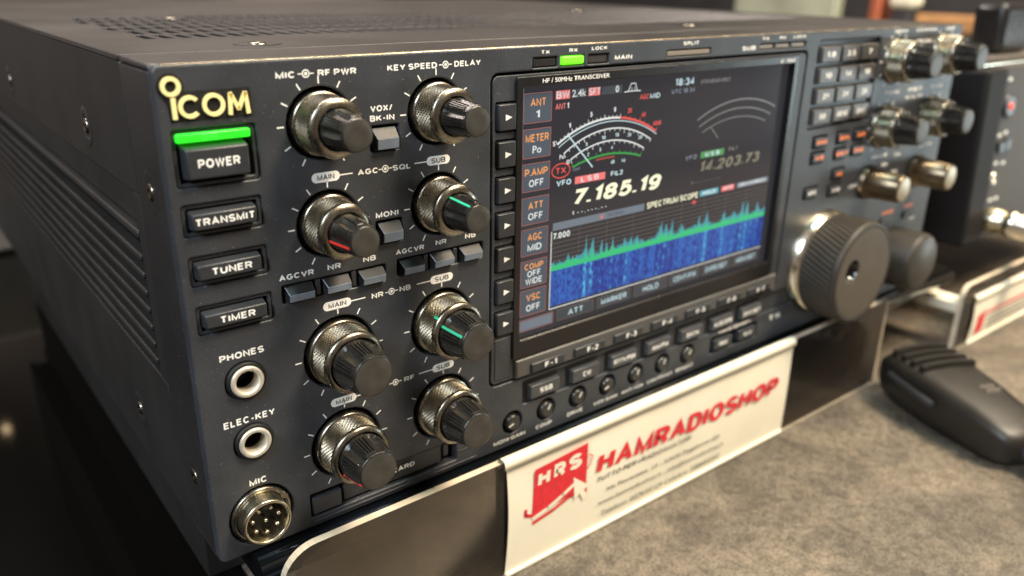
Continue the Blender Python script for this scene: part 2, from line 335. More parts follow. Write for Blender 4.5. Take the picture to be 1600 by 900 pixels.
def stroke_text(body, x0, x1, z0, z1, y, shear=0., t=.2, gap=.12, kx=.82):
    polys = []; x = 0.; lay = 0
    for ch in body:
        if ch == ' ': x += .30; continue
        wd, strokes = GL[ch]; wd *= kx
        for stp in strokes:
            lay += 1; pts = [(x+t/2+px*wd, t/2+pz*(1-t)) for px, pz in stp]
            polys += [([(v.x+v.y*shear, v.y) for v in q], lay % 3) for q in ribbon(pts, t)]
        x += wd+t+gap
    xs = [v[0] for q, _l in polys for v in q]; a, b_ = min(xs), max(xs)
    bm = bmesh.new()
    for q, ly in polys:
        vs = [bm.verts.new(((x0+(v[0]-a)/(b_-a)*(x1-x0))*S, (y-.008*ly)*S, (z0+v[1]*(z1-z0))*S)) for v in q]
        f = bm.faces.new(vs)
    bm.normal_update()
    for f in bm.faces:
        if f.normal.y > 0: f.normal_flip()
    me = bpy.data.meshes.new("lettering"); bm.to_mesh(me); bm.free(); return me

def text_mesh(body, x0, x1, z0, z1, y, bold=.022, shear=0., ext=.02, gap=.12):
    """writing whose outline exactly fills x0..x1, z0..z1 on the plane y, readable from -y"""
    if all(c == ' ' or c in GL for c in body):
        return stroke_text(body, x0, x1, z0, z1, y, shear, .20 if bold > .05 else .27 if bold > .032 else .215 if bold > .018 else .175, gap, .58 if bold > .05 else .82)
    cu = bpy.data.curves.new("t", 'FONT'); cu.body = body; cu.offset = bold; cu.shear = shear; cu.resolution_u = 3
    o = bpy.data.objects.new("t_tmp", cu); COL.objects.link(o)
    dg = bpy.context.evaluated_depsgraph_get(); me = bpy.data.meshes.new_from_object(o.evaluated_get(dg))
    bpy.data.objects.remove(o); bpy.data.curves.remove(cu)
    xs = [v.co.x for v in me.vertices]; ys = [v.co.y for v in me.vertices]
    a, b_, c, d = min(xs), max(xs), min(ys), max(ys)
    for v in me.vertices:
        v.co = Vector((x0+(v.co.x-a)/(b_-a)*(x1-x0), y, z0+(v.co.y-c)/(d-c)*(z1-z0)))*S
    me.materials.clear(); return me
def text(name, body, x0, x1, z0, z1, y, m, parent, **k):
    me = text_mesh(body, x0, x1, z0, z1, y, **k)
    pl = WL[parent.name] if parent else Vector((0, 0, 0))
    for v in me.vertices: v.co -= pl*S
    return link(name, me, m, parent, pl)

# ================================================================== THE SETTING
# stone counter in front / right, black display table at the left
bx = MB(); bx.box(24, 1900, -420, 900, -82, -52, 2)
tag(bx.obj("counter", m_stone), kind="structure", label="mottled brown stone counter top", cat="counter")
bx = MB(); bx.box(-1200, 23.6, -420, 640, -82, -52.6, 1)
tag(bx.obj("table", m_tabl), kind="structure", label="glossy black table top left of the radio", cat="table")
bx = MB(); bx.box(-3000, 9000, -3000, 9000, -860, -850)
tag(bx.obj("floor", mat("floor_dark", (.05, .042, .036), .6, var=.3, vscale=4)), kind="structure", label="dark hall floor", cat="floor")

# riser under the big radio: rounded glossy nose, dull black body set back below it
rz = empty("display_riser", (220, 200, -52), "glossy black display riser under the large radio", "display riser")
bx = MB()
prof = [(34, -1.0), (0, -1.0)]+[(-1-5.2*math.sin(a), -6.2+5.2*math.cos(a)) for a in [PI*i/16 for i in range(1, 16)]]+[(0, -11.4), (34, -11.4)]
L = [bx.bm.verts.new((10.5, y, z)) for y, z in prof]; Rr = [bx.bm.verts.new((470, y, z)) for y, z in prof]
fs = [bx.bm.faces.new((L[i], L[i+1], Rr[i+1], Rr[i])) for i in range(len(L)-1)]; bx._mark(fs, True)
bx._mark([bx.bm.faces.new(L), bx.bm.faces.new(Rr)])
bx.box(10.5, 470, 34.2, 430, -11.4, -1.0, .3)
bx.obj("shelf", m_gloss, rz)
bx = MB(); bx.box(11, 469, 60, 420, -52, -11.6, .5); bx.obj("body", m_side, rz)

# ================================================================== THE BIG TRANSCEIVER
T = empty("transceiver", (212, 200, -.9), "large charcoal radio transceiver with lit colour screen, many knobs and a green power light", "radio")

# --- front panel sheet with all its openings
UP = [(43.4, 131.1), (82.0, 131.1), (44.0, 101.7), (82.3, 101.8)]      # small concentric knobs
LO = [(44.6, 59.9), (82.7, 60.2), (44.7, 27.2), (82.7, 27.7)]          # large concentric knobs
RK = [(356.5, 133.0), (405.2, 134.0), (355.8, 100.2), (404.8, 101.0), (350.0, 71.6), (400.5, 71.0)]
DIAL = (315, 35.2)
SUBD = (389, 23.8)
loops = [rrect(0, 424, 0, 149, 2.2)]
REC = [(2.5, 24.6, 117.9, 133.0), (2.5, 24.2, 104.6, 113.4), (2.6, 24.4, 90.6, 99.1), (2.8, 24.5, 76.2, 84.8)]
for a, b_, c, d in REC: loops.append(rrect(a, b_, c, d, 1.0))
loops.append(rrect(58.6, 68.5, 121.1, 128.8, .6)); loops.append(rrect(59.2, 68.7, 92.2, 99.7, .6))
loops.append(rrect(27.6, 61.8, 80.0, 85.6, .5)); loops.append(rrect(66.1, 99.6, 80.2, 86.0, .5))
for c in UP: loops.append(circ(*c, 10.3))
for c in LO: loops.append(circ(*c, 12.2))
for c in RK[:4]: loops.append(circ(*c, 11.2))
loops.append(circ(14.0, 59.4, 5.9)); loops.append(circ(14.3, 38.7, 5.9)); loops.append(circ(14.5, 12.4, 10.3))
loops.append(rrect(102.8, 279.0, 28.0, 141.2, 3.0))              # screen block
for a, b_ in ((120.0, 130.8), (132.3, 143.0), (145.0, 155.0)): loops.append(rrect(a, b_, 142.0, 145.3, .3))
loops.append(rrect(185.6, 210.9, 142.5, 144.9, .3))
for a in (243.0, 254.5, 266.0): loops.append(rrect(a, a+10, 142.9, 145.2, .3))
loops.append(rrect(118.6, 300.0, 16.2, 26.0, .8))                # mode key trough
POTS = [(114.1+16.95*k, 10.1) for k in range(7)]
for c in POTS: loops.append(circ(*c, 4.8, 24))
loops.append(rrect(232.0, 268.0, 5.0, 13.4, .6))
KEYS = [(288.6+16.75*i, 106.6+9.35*j) for j in range(4) for i in range(3)]
loops.append(rrect(286.6, 339.6, 105.0, 145.0, 1.0))
OR = [(299.1, 98.3), (319.2, 98.5), (334.4, 98.5), (299.2, 90.7), (318.9, 90.6), (334.1, 90.6), (319.8, 80.2), (297.6, 73.6), (318.6, 72.2)]
for x, z in OR: loops.append(rrect(x-6.4, x+5.6, z-3.0, z+3.0, .5))
loops.append(rrect(30.6, 88, 3.6, 12.3, .4))                     # memory card slot
me = plate(loops, 4.0, .55)
for v in me.vertices: v.co -= WL[T.name]*S
fp = link("front_panel", me, m_panel, T, WL[T.name])

# dark chassis right behind the openings
bx = MB(); bx.box(1.5, 422.5, 7, 31, 1.5, 147.5); bx.obj("chassis", m_black, T)
bx = MB()   # frame round the front section, as four bars butting the panel sheet
bx.box(0.2, 423.8, 4.01, 30.4, 147.2, 149.0, .8); bx.box(0.2, 423.8, 4.01, 30.4, 0, 1.8, .6)
bx.box(0.0, 1.8, 4.01, 30.4, 1.81, 147.19, .5); bx.box(422.2, 424.0, 4.01, 30.4, 1.81, 147.19, .5)
bx.obj("front_frame", m_case, T)
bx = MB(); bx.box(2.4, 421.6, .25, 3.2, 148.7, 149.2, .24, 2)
bx.obj("top_edge_sheen", mat("edge_sheen", (.50, .40, .27), .26, .85, .15, 3000, .5, .5, 120), T)  # added strip: warm sheen along the panel's top edge, put into its colour

# --- case: top cover with slots, side cheeks with cooling fins
top = [rrect(0, 424, 31, 435, 1.5)]
for r in range(6):
    for k in range(62):
        x = 22+6.1*k; y = 82+23.0*r
        if k in (30, 31): continue
        x += 3.0*(r % 2)
        top.append(rrect(x, x+3.3, y, y+19, 1.6, 4))
me = plate(top, 1.6, .4, flat=True)
for v in me.vertices: v.co += (Vector((0, 0, 149.1))-WL[T.name])*S
tp = link("top_cover", me, m_case, T, WL[T.name])
for x, y in ((46, 48), (262, 55), (64, 196), (318, 196)):
    bx = MB(); bx.mi = 0; bx.lathe([(7.5, .08), (6.8, .30), (4.6, -.25), (3.4, -.75), (3.4, -.8)], (x, y, 149.15), 32, 'z')
    bx.mi = 1; bx.lathe([(3.0, -.7), (3.0, .1), (2.4, .5), (1.1, .55), (1.0, .1)], (x, y, 149.15), 24, 'z')
    bx.obj("cover_screw_cup", [m_case, m_ring], tp)
bx = MB(); bx.box(4.5, 419.5, 32, 434, 1.5, 143.0); bx.obj("inner_box", m_black, T)
for nm, xa, xb, sgn in (("side_panel", 0.2, 4.2, 1), ("side_panel", 419.8, 423.8, -1)):
    bx = MB()
    bx.box(xa, xb, 31.2, 435, 110, 147.45, .5); bx.box(xa, xb, 31.2, 435, 0, 49, .5)
    bx.box(xa, xb, 31.2, 38, 49.01, 109.99, .3); bx.box(xa, xb, 410, 435, 49.01, 109.99, .3)
    x0, x1 = (1.6, 4.4) if sgn > 0 else (419.6, 422.4)
    bx.box(x0 if sgn < 0 else 3.0, x1 if sgn > 0 else 421.0, 38.01, 409.99, 97.8, 109.98)
    xo = (0.0, 4.4) if sgn > 0 else (419.6, 424.0)
    bx.box(*xo, 40, 408, 94.6, 97.2, .8, 3)
    for k in range(7):
        z = 88.2-5.85*k
        bx.box(*xo, 41, 407, z-1.1, z+1.1, .7, 3)
    sp = bx.obj(nm, m_side, T)
    if sgn > 0:
        for y, z in ((238, 121), (86, 122), (17, 114), (77, 20), (15, 24)):
            q = MB(); q.mi = 0; q.lathe([(6.6, -.05), (6.2, -.22), (4.4, -.15), (3.2, .1), (3.2, .3)], (xa, y, z), 32, 'x')
            q.mi = 1; q.lathe([(2.6, .3), (2.6, -.25), (2.1, -.6), (.9, -.65), (.8, -.2)], (xa, y, z), 20, 'x'); q.obj("screw", [m_case, m_ring], sp)

# --- badge
bx = MB()
bd = [(3.1, 135.1), (23.9, 135.1), (23.9, 142.5), (6.9, 142.5)]+[(3.8+3.3*math.cos(a), 143.9+3.3*math.sin(a)) for a in [math.radians(t) for t in range(-10, 235, 12)]]+[(2.7, 139)]
bx.prism(bd, -.10, .2); badge = bx.obj("badge", m_black, T)
bx = MB(); yb, yt = -.75, -.1
bx.ring(3.9, 143.9, 2.45, 1.45, yb, yt, 40)
bx.stroke([(4.1, 141.0), (4.1, 136.0)], 1.05, yb, yt)
bx.ring(8.0, 138.65, 2.85, 1.85, yb, yt, 40, math.radians(42), math.radians(318))
bx.ring(14.0, 138.75, 2.9, 1.9, yb, yt, 40)
bx.stroke([(18.1, 136.0), (18.5, 141.3), (20.4, 137.2), (22.4, 141.3), (22.9, 136.0)], 1.0, yb, yt)
bx.obj("badge_lettering", m_gold, badge)

# --- power switch and the three long buttons
def button(name, x0, x1, z0, z1, y0, m, parent, y1=4, bev=.45, taper=(.5, .5), lab=None):
    q = MB(); q.box(x0, x1, y0, y1, z0, z1, bev, 2, taper)
    return q.obj(name, m, parent)
def rim(x0, x1, z0, z1, name="button_surround"):      # thin raised frame lying in the opening
    me = plate([rrect(x0, x1, z0, z1, 1.0), rrect(x0+1.1, x1-1.1, z0+1.1, z1-1.1, .6)], 3.0, .3)
    for v in me.vertices: v.co += (Vector((0, .7, 0))-WL[T.name])*S
    return link(name, me, m_panel, T, WL[T.name])
bx = MB(); bx.box(2.0, 25, 4.2, 5.2, 75, 134); bx.obj("button_backing", m_black, fp)
for a, b_, c, d in REC: rim(a+.05, b_-.05, c+.05, d-.05)
pb = button("power_button", 4.1, 22.0, 119.6, 129.2, -2.4, m_btn, T, taper=(.8, 1.0, .8), bev=.5)
text("lettering", "POWER", 7.6, 18.6, 123.2, 125.6, -2.45, m_white, pb)
bx = MB(); bx.box(3.6, 22.8, -.7, 4, 129.7, 132.0, .5)
pl_ = bx.obj("power_lamp", m_green, T); tag(pl_, "glowing green ribbed power light")
bx = MB()
for k in range(24):
    if not 8 <= k <= 12: bx.box(4.3+.76*k, 4.62+.76*k, -.85, -.6, 129.9, 131.8)
bx.obj("lens_rib", mat("green_lens_rib", (.02, .4, .02), .3, emit=(.02, .55, .01), estr=.8), pl_)
for nm, tx, x0, x1, z0, z1, (t0, t1) in (("transmit_button", "TRANSMIT", 3.9, 22.4, 106.3, 112.1, (5.3, 20.9)), ("tuner_button", "TUNER", 3.6, 22.3, 92.4, 98.0, (8.0, 18.9)), ("timer_button", "TIMER", 3.9, 22.5, 78.2, 83.6, (8.6, 18.4))):
    o = button(nm, x0, x1, z0, z1, -2.2, m_btn, T, taper=(.6, .9, .5))
    zc = (z0+z1)/2-.2; text("lettering", tx, t0, t1, zc-1.0, zc+1.05, -2.25, m_white, o)

# --- sockets
def jack(name, x, z, label):
    q = MB(); q.mi = 0; q.lathe([(5.85, 4), (5.85, -.5), (5.5, -.8), (4.9, -.8), (4.9, 3)], (x, 0, z), 48, cap1=False)
    o = q.obj(name, m_black, T)
    q = MB(); q.lathe([(4.9, 2), (4.9, -1.3), (4.6, -1.6), (3.7, -1.55), (3.4, -1.1), (3.4, 3)], (x, 0, z), 48, cap1=False); q.obj("ring", m_jack, o)
    q = MB(); q.lathe([(3.4, 3), (3.4, 12)], (x, 0, z), 32); q.obj("bore", m_hole, o)
jack("phones_jack", 14.3, 59.3, ""); jack("key_jack", 14.6, 38.7, "")
q = MB(); q.lathe([(10.25, 3.4), (9.9, 3.5)], (14.5, 0, 12.4), 48); mc = q.obj("microphone_socket", m_black, T)
q = MB(); q.lathe([(9.5, 4), (9.5, -.4), (9.2, -.8), (8.1, -.8), (7.9, 0)], (14.3, 0, 12.6), 56, cap1=False); q.box(20.2, 23.0, -.9, -.3, 15.8, 17.0); q.obj("nut", m_ring, mc)
q = MB(); th = [(7.7, 3), (7.7, -.8)]
for k in range(7): th += [(7.75, -.9-.5*k), (7.5, -1.15-.5*k)]
th += [(7.7, -4.6), (7.7, -5.6), (7.4, -6.0), (6.75, -6.0), (6.6, -5.6), (6.6, 1.5)]
q.lathe(th, (14.0, 0, 12.9), 64, cap1=False); q.obj("barrel", m_brass, mc)
q = MB(); q.lathe([(6.6, -.4), (.01, -.4)], (14.0, 0, 12.9), 40, cap1=False); q.box(12.9, 15.1, -5.6, -.4, 17.8, 19.3, .2); q.obj("insert", m_hole, mc)
q = MB()
for k in range(8):
    if k < 7: a = math.radians(90+26+k*51.4); px, pz = 14.0+4.3*math.cos(a), 12.9+4.3*math.sin(a)
    else: px, pz = 14.0, 12.9
    q.lathe([(.62, -.4), (.62, -4.3), (.35, -4.7)], (px, 0, pz), 14)
q.obj("pin", m_chrome, mc)

# --- concentric knobs
NCAP = 240
def cap_mod(sr, sd):
    def f(a, h):
        y = -h/sd
        t = math.degrees(a) % 60
        if t < 32: v = .34*(1 if (t % 8) < 4.5 else -1.1); k = 1 if 11.6 < y < 19.0 else 0
        else: v = -1.05*math.sin((t-32)/28*PI); k = max(0, min(1, (y-9.5)/2))*max(0, min(1, (20.6-y)/.9))
        return v*k*sr
    return f
def knob_meshes(s, sc_, sd):
    """s: ring radius scale, sc_: cap radius scale, sd: depth scale"""
    q = MB(); q.lathe([(11.0*s, 3), (11.0*s, -.9*sd), (10.7*s, -1.4*sd), (9.7*s, -1.5*sd)], n=72, cap1=False); base = q.mesh("knob_base")
    q = MB(); n, rows = int(84*(.5+s/2)), 11
    rad = lambda i, j: 9.65*s+(.36 if (i+j) % 2 == 0 else -.10)
    grid = [[q.bm.verts.new((rad(i, j)*math.cos(2*PI*i/n), (-1.4-.72*j)*sd, rad(i, j)*math.sin(2*PI*i/n))) for i in range(n)] for j in range(rows)]
    for j in range(rows-1):
        for i in range(n):
            a, b_, c, d = grid[j][i], grid[j][(i+1) % n], grid[j+1][(i+1) % n], grid[j+1][i]
            for t in (((a, b_, d), (b_, c, d)) if (i+j) % 2 else ((a, b_, c), (a, c, d))): q.bm.faces.new(t)
    kn = q.mesh("knurled_ring")
    q = MB(); q.lathe([(9.7*s, -8.4*sd), (10.05*s, -8.7*sd), (10.05*s, -9.5*sd), (9.75*s, -10.0*sd), (8.75*sc_, -10.5*sd), (8.45*sc_, -10.5*sd), (8.25*sc_, -9.2*sd)], n=72, cap1=False); fr = q.mesh("front_ring")
    q = MB(); hs = [8.8, 9.4, 10.2, 11.5, 11.7, 13, 15, 17, 18.9, 19.1, 19.7, 20.2]
    q.lathe([((8.1-(h-8.8)*.145)*sc_, -h*sd) for h in hs]+[(6.45*sc_, -20.6*sd), (6.3*sc_, -20.9*sd), (6.0*sc_, -21.05*sd)], n=NCAP, smooth=False, cap1=False, rmod=cap_mod(sc_, sd)); cp = q.mesh("cap")
    q = MB(); q.lathe([(6.02*sc_, -21.0*sd), (5.8*sc_, -21.08*sd), (3*sc_, -21.12*sd), (.01, -21.12*sd)], n=64, cap1=False); ft = q.mesh("cap_face")
    return dict(base=base, knurled_ring=kn, front_ring=fr, cap=cp, cap_face=ft)
KM = {1: knob_meshes(1.0, 1.0, 1.0), 0: knob_meshes(.83, .71, 1.03)}
def place_knob(c, big, name="concentric_knob", face=None, ptr=None, ringptr=None, pm=None, ang=0.):
    k = KM[big]; s = 1.0 if big else .83; sr = 1.0 if big else .71; sd = 1.0 if big else 1.03
    o = link(name, k["base"], m_ring, T, (c[0], 0, c[1]))
    for nm, m in (("knurled_ring", m_knurl), ("front_ring", m_ring), ("cap", m_cap), ("cap_face", face or m_capf)):
        ch = link(nm, k[nm], m, o, (c[0], 0, c[1]))
        if nm == "cap": ch.rotation_euler = (0, -math.radians(ang), 0)
    if ptr is not None or ringptr is not None:
        q = MB()
        def bar(a, ra, ya, rb, yb):
            a = math.radians(a); u = Vector((math.cos(a), 0, math.sin(a))); t = Vector((-math.sin(a), 0, math.cos(a)))*.42*s
            kr = s if ra > 9 else sr; P0 = u*ra*kr+Vector((0, ya*sd, 0)); P1 = u*rb*kr+Vector((0, yb*sd, 0)); up = u*.35*s
            V = [q.bm.verts.new(p) for p in (P0-t, P0+t, P1+t, P1-t, P0-t+up, P0+t+up, P1+t+up, P1-t+up)]
            for f in ((0, 1, 2, 3), (4, 5, 6, 7), (0, 1, 5, 4), (1, 2, 6, 5), (2, 3, 7, 6), (3, 0, 4, 7)): q.bm.faces.new([V[i] for i in f])
        if ptr is not None: bar(ptr, 7.85, -10.6, 6.5, -19.9)
        if ringptr is not None: bar(ringptr, 9.75, -7.2, 9.75, -9.6)
        q.obj("pointer", pm, o, (c[0], 0, c[1]), world=False)
    return o
place_knob(UP[0], 0, ang=10); place_knob(UP[1], 0, ang=-12)
place_knob(UP[2], 0, ptr=196, ringptr=262, pm=m_red_p, ang=16); place_knob(UP[3], 0, ptr=122, ringptr=258, pm=m_green_p, ang=2)
place_knob(LO[0], 1, ptr=258, ringptr=252, pm=m_red_p, ang=18); place_knob(LO[1], 1, ptr=150, ringptr=140, pm=m_green_p, ang=24)
place_knob(LO[2], 1, ptr=213, pm=m_red_p, ang=28); place_knob(LO[3], 1, ang=10)

# --- printed scales, captions and symbols on the panel
yp = -.03
def ticks(c, r, skip=(), wd=.42, ln=1.9, angs=range(-120-90+90, 1)):
    q = MB()
    for k in range(11):
        a = math.radians(240-30*k)
        if k in skip: continue
        u = Vector((math.cos(a), math.sin(a))); p = Vector(c)
        q.stroke([tuple(p+u*(r-ln/2)), tuple(p+u*(r+ln/2))], wd, yp)
    q.obj("scale_marks", m_white, fp)
for c in UP: ticks(c, 12.0)
for c in LO: ticks(c, 14.0)
for c in RK[:4]: ticks(c, 13.2, wd=.6)
def legend(t, x0, x1, z0, z1, m=m_white, **k): return text("legend", t, x0, x1, z0, z1, yp, m, fp, **k)
def symbol(x, z, half=2.3):
    q = MB(); q.ring(x, z, 1.15, .8, yp, yp+.01, 24); q.prism(circ(x, z, .5, 16), yp, yp)
    q.stroke([(x-half, z), (x-1.0, z)], .32, yp); q.stroke([(x+1.0, z), (x+half, z)], .32, yp); q.obj("concentric_symbol", m_white, fp)
def pill(t, x0, x1, zc, lx0=None, lx1=None):
    q = MB(); me_o = rrect(x0, x1, zc-1.45, zc+1.45, 1.4)
    q.prism(me_o, yp, yp+.01)
    if lx0 is not None: q.stroke([(lx0, zc), (lx1, zc)], .38, yp-.005)
    o = q.obj("caption_pill", m_white, fp)
    text("caption", t, x0+1.7, x1-1.7, zc-.8, zc+.8, yp-.03, m_btn, fp, bold=.012)
legend("MIC", 31.2, 36.6, 144.0, 145.75); symbol(39.9, 144.95); legend("RF PWR", 43.4, 55.2, 144.0, 145.75)
legend("KEY SPEED", 65.2, 82.4, 144.15, 145.9); symbol(85.5, 145.0); legend("DELAY", 88.7, 98.7, 144.15, 145.9)
legend("VOX/", 59.1, 66.4, 132.9, 134.7); legend("BK-IN", 58.8, 67.0, 130.1, 131.85)
legend("AGC", 53.9, 60.6, 114.8, 116.5); symbol(63.2, 115.7); legend("SQL", 65.7, 71.9, 114.7, 116.4)
pill("MAIN", 39.3, 48.1, 115.8, 48, 52.2); pill("SUB", 77.9, 86.6, 116.0, 73.5, 78)
legend("MONI", 59.2, 67.2, 100.7, 102.5)
legend("AGCVR", 27.0, 37.8, 87.25, 89.0); legend("NR", 42.2, 46.6, 87.45, 89.2); legend("NB", 54.1, 58.6, 87.6, 89.35)
legend("AGCVR", 65.7, 76.2, 87.6, 89.3); legend("NR", 80.6, 84.9, 88.0, 89.7); legend("NB", 92.3, 96.7, 88.1, 89.8)
legend("NR", 56.4, 60.6, 74.9, 76.7); symbol(63.6, 75.9); legend("NB", 66.5, 70.7, 75.0, 76.8)
pill("SUB", 78.3, 87.2, 76.2, 73.1, 78.4); pill("MAIN", 39.9, 49.3, 76.0, 49.2, 54.2)
legend("AF", 56.2, 60.4, 42.3, 44.1); symbol(63.7, 43.3); legend("RF", 67.0, 70.8, 42.3, 44.1)
pill("SUB", 78.3, 87.1, 43.6, 72.9, 78.4); pill("MAIN", 40.1, 49.1, 42.8, 49, 54.0)
legend("PHONES", 7.4, 20.5, 66.9, 69.0); legend("ELEC-KEY", 6.2, 21.8, 45.6, 47.8); legend("MIC", 11.6, 17.0, 23.6, 25.8)
legend("CF CARD", 56.0, 70.0, 13.0-4.6, 10.2)
legend("TX", 123.6, 127.2, 146.4, 147.6); legend("RX", 135.9, 139.8, 146.5, 147.7); legend("LOCK", 146.4, 153.9, 146.7, 147.9)
legend("MAIN", 157.9, 166.7, 142.9, 144.5); legend("SPLIT", 194.3, 203.2, 146.5, 147.9)
legend("SUB", 231.0, 239.9, 143.0, 144.7); legend("TX", 244.1, 248.6, 146.7, 147.9); legend("RX", 256.1, 260.6, 146.7, 147.9); legend("LOCK", 266.2, 275.4, 146.8, 148.0)

# --- small keys: VOX/BK-IN, MONI and the two groups of three
m_ktop = mat("key_top_shade", (.020, .018, .017), .4, 0, .25, 3500, .4, .2, 200)  # dark copy for the sloping key tops, their shade put into the colour
def key(name, x0, x1, z0, z1, y=-1.8, m=m_btnb):
    q = MB(); zr = z0+(z1-z0)*.55                # ridge: front face below, sloping top above
    pts = [(y, z0+.4), (y-.25, zr), (.8, z1), (4, z1), (4, z0), (.2, z0)]
    A = [q.bm.verts.new((x0+(.5 if k < 2 else 0), p[0], p[1])) for k, p in enumerate(pts)]; B = [q.bm.verts.new((x1-(.3 if k < 2 else 0), p[0], p[1])) for k, p in enumerate(pts)]
    for i in range(6):
        f = q.bm.faces.new((A[i], A[(i+1) % 6], B[(i+1) % 6], B[i])); f.material_index = 0 if i == 0 else 1
    for lp in (A, B): q.bm.faces.new(lp).material_index = 1
    bmesh.ops.bevel(q.bm, geom=list(q.bm.edges), offset=.14, segments=1, affect='EDGES')
    o = q.obj(name, m, T); o.data.materials.append(m_ktop); return o
key("vox_key", 59.6, 67.6, 121.5, 128.0); key("monitor_key", 60.3, 68.0, 92.6, 98.8)
for k in range(3):
    x = 28.6+12.0*k; key("noise_key", x, x+8.6, 80.3, 85.0)
    x = 67.2+11.6*k; key("noise_key", x, x+8.3, 80.5, 85.3)
for x in (38.3, 50.2, 76.3, 87.8): q = MB(); q.box(x, x+1.6, .4, 4, 80.3, 85.4, .2); q.obj("key_divider", m_btn, fp)

# --- memory card slot
q = MB(); q.box(31.0, 41.8, -.3, 4, 4.0, 11.2, .35, 2, (.3, .6)); q.obj("card_eject_button", m_btn, T)
q = MB(); q.box(42.6, 82.0, 1.0, 4, 4.6, 11.9, .4); q.box(83.0, 85.3, 1.4, 4, 6.0, 11.2, .3); q.obj("card_door", m_btn, T)
q = MB(); q.box(31.0, 97, -.5, .02, 1.5, 2.3, .2); q.box(88.6, 97, -.3, .02, 6.6, 7.1, .1); q.obj("lower_moulding", m_panel, fp)

# --- status lights over the screen
q = MB()
q.box(120.4, 130.4, .6, 3, 142.3, 145.0, .3)
for k in range(14): q.box(121.0+.66*k, 121.3+.66*k, .3, .7, 142.6, 144.7)
q.obj("transmit_light", m_ledoff, T)
q = MB(); q.box(132.5, 142.8, -.5, 3, 142.4, 145.2, .7, 3); tag(q.obj("receive_light", m_green2, T), "lit green receive light")
q = MB(); q.box(145.4, 154.6, .6, 3, 142.3, 145.0, .3); q.obj("lock_light", m_ledoff, T)
m_split = mat("split_bar", (.22, .18, .14), .4)
q = MB(); q.box(185.9, 210.6, .2, 3, 142.8, 144.6, .3); q.obj("split_light", m_split, T)
for x in (243.3, 254.8, 266.3):
    q = MB(); q.box(x, x+9.4, .6, 3, 143.1, 145.0, .3); q.obj("sub_receiver_light", m_split, T)

# --- screen block: surround, bezel, display
SB = link("screen_surround", plate([rrect(103.7, 278.1, 28.9, 140.3, 2.4), rrect(114.2, 271.0, 38.3, 138.8, .8)]+[rrect(105.0, 113.2, 127.0-12.33*k-4.9, 127.0-12.33*k+4.9, .3) for k in range(7)], 3.6, .4), m_panel, T, (0, 0, 0))
for v in SB.data.vertices: v.co += Vector((0, .2, 0))*S
me = plate([rrect(113.0, 271.8, 37.0, 139.6, .8), rrect(115.9, 268.6, 44.0, 136.2, .5)], 3.0, .35)
for v in me.vertices: v.co += Vector((0, -.9, 0))*S
BZ = link("screen_bezel", me, m_bezel, T, (0, 0, 0))
text("lettering", "HF / 50MHz TRANSCEIVER", 123.7, 155.0, 137.1, 138.6, -.95, m_white, BZ, bold=.012)
text("lettering", "IC-7800", 257.6, 268.0, 136.9, 138.3, -.95, m_white, BZ, bold=.012, shear=.2)
q = MB(); q.box(114, 270.6, 2.0, 4.5, 40, 137.8); SC = q.obj("display", m_lcd, T)
q = MB(); q.box(116.2, 268.4, -.7, 1.8, 43.0-2.6, 44.3, .4); q.obj("lower_lip", m_bezel, BZ)

ys = 1.96
def st(t, x0, x1, z0, z1, m=e_white, **k): return text("screen_text", t, x0, x1, z0, z1, ys-.03, m, SC, ext=0, **k)
def cell(x0, x1, z0, z1, m=e_cell, edge=e_edge):
    q = MB(); q.mi = 0; q.prism([(x0+.3, z0+.3), (x1-.3, z0+.3), (x1-.3, z1-.3), (x0+.3, z1-.3)], ys, ys)
    if edge: q.mi = 1; q.stroke([(x0, z0), (x1, z0), (x1, z1), (x0, z1)], .32, ys-.005, closed=True)
    return q.obj("screen_cell", [m, edge] if edge else [m], SC)
MENU = [("ANT", "1"), ("METER", "Po"), ("P.AMP", "OFF"), ("ATT", "OFF"), ("AGC", "MID"), ("COMP", "OFF\nWIDE"), ("VSC", "OFF")]
ztop = [133.5, 121.4, 109.4, 97.3, 85.6, 73.6, 62.2]; zbot = [123.6, 111.5, 99.6, 87.5, 75.8, 63.6, 52.2]
for (a, b_), z1, z0 in zip(MENU, ztop, zbot):
    cell(118.3, 130.5, z0, z1)
    w_ = {1: .9, 2: 2.0, 3: 3.3, 4: 4.4, 5: 5.2}
    la = w_[len(a)]; h = z1-z0
    if "\n" in b_:
        st(a, 124.4-la, 124.4+la, z1-3.4, z1-1.0, e_orange, bold=.012)
        st("OFF", 124.4-3.1, 124.4+3.1, z1-6.3, z1-3.9, bold=.012); st("WIDE", 124.4-3.9, 124.4+3.9, z0+.8, z0+3.2, bold=.012)
    else:
        st(a, 124.4-la, 124.4+la, z1-4.4, z1-1.7, e_orange, bold=.012); lb = w_[len(b_)]
        st(b_, 124.4-lb, 124.4+lb, z0+1.5, z0+4.1, bold=.012)
cell(118.1, 134.4, 46.0, 50.5, e_bar)
for x0, x1, t, tw in ((136.8, 155.7, "ATT", 3.9), (158.2, 176.6, "MARKER", 7.2), (179.3, 199.2, "HOLD", 4.8), (201.2, 220.6, "CENT/FIX", 7.4), (223.0, 242.0, "EXPD/SET", 7.4), (244.4, 263.5, "MEM/SET", 7.2)):
    cell(x0, x1, 46.1, 50.6, e_fk, e_grid); xm = (x0+x1)/2; st(t, xm-tw, xm+tw, 47.1, 49.5, e_ice, bold=.012)
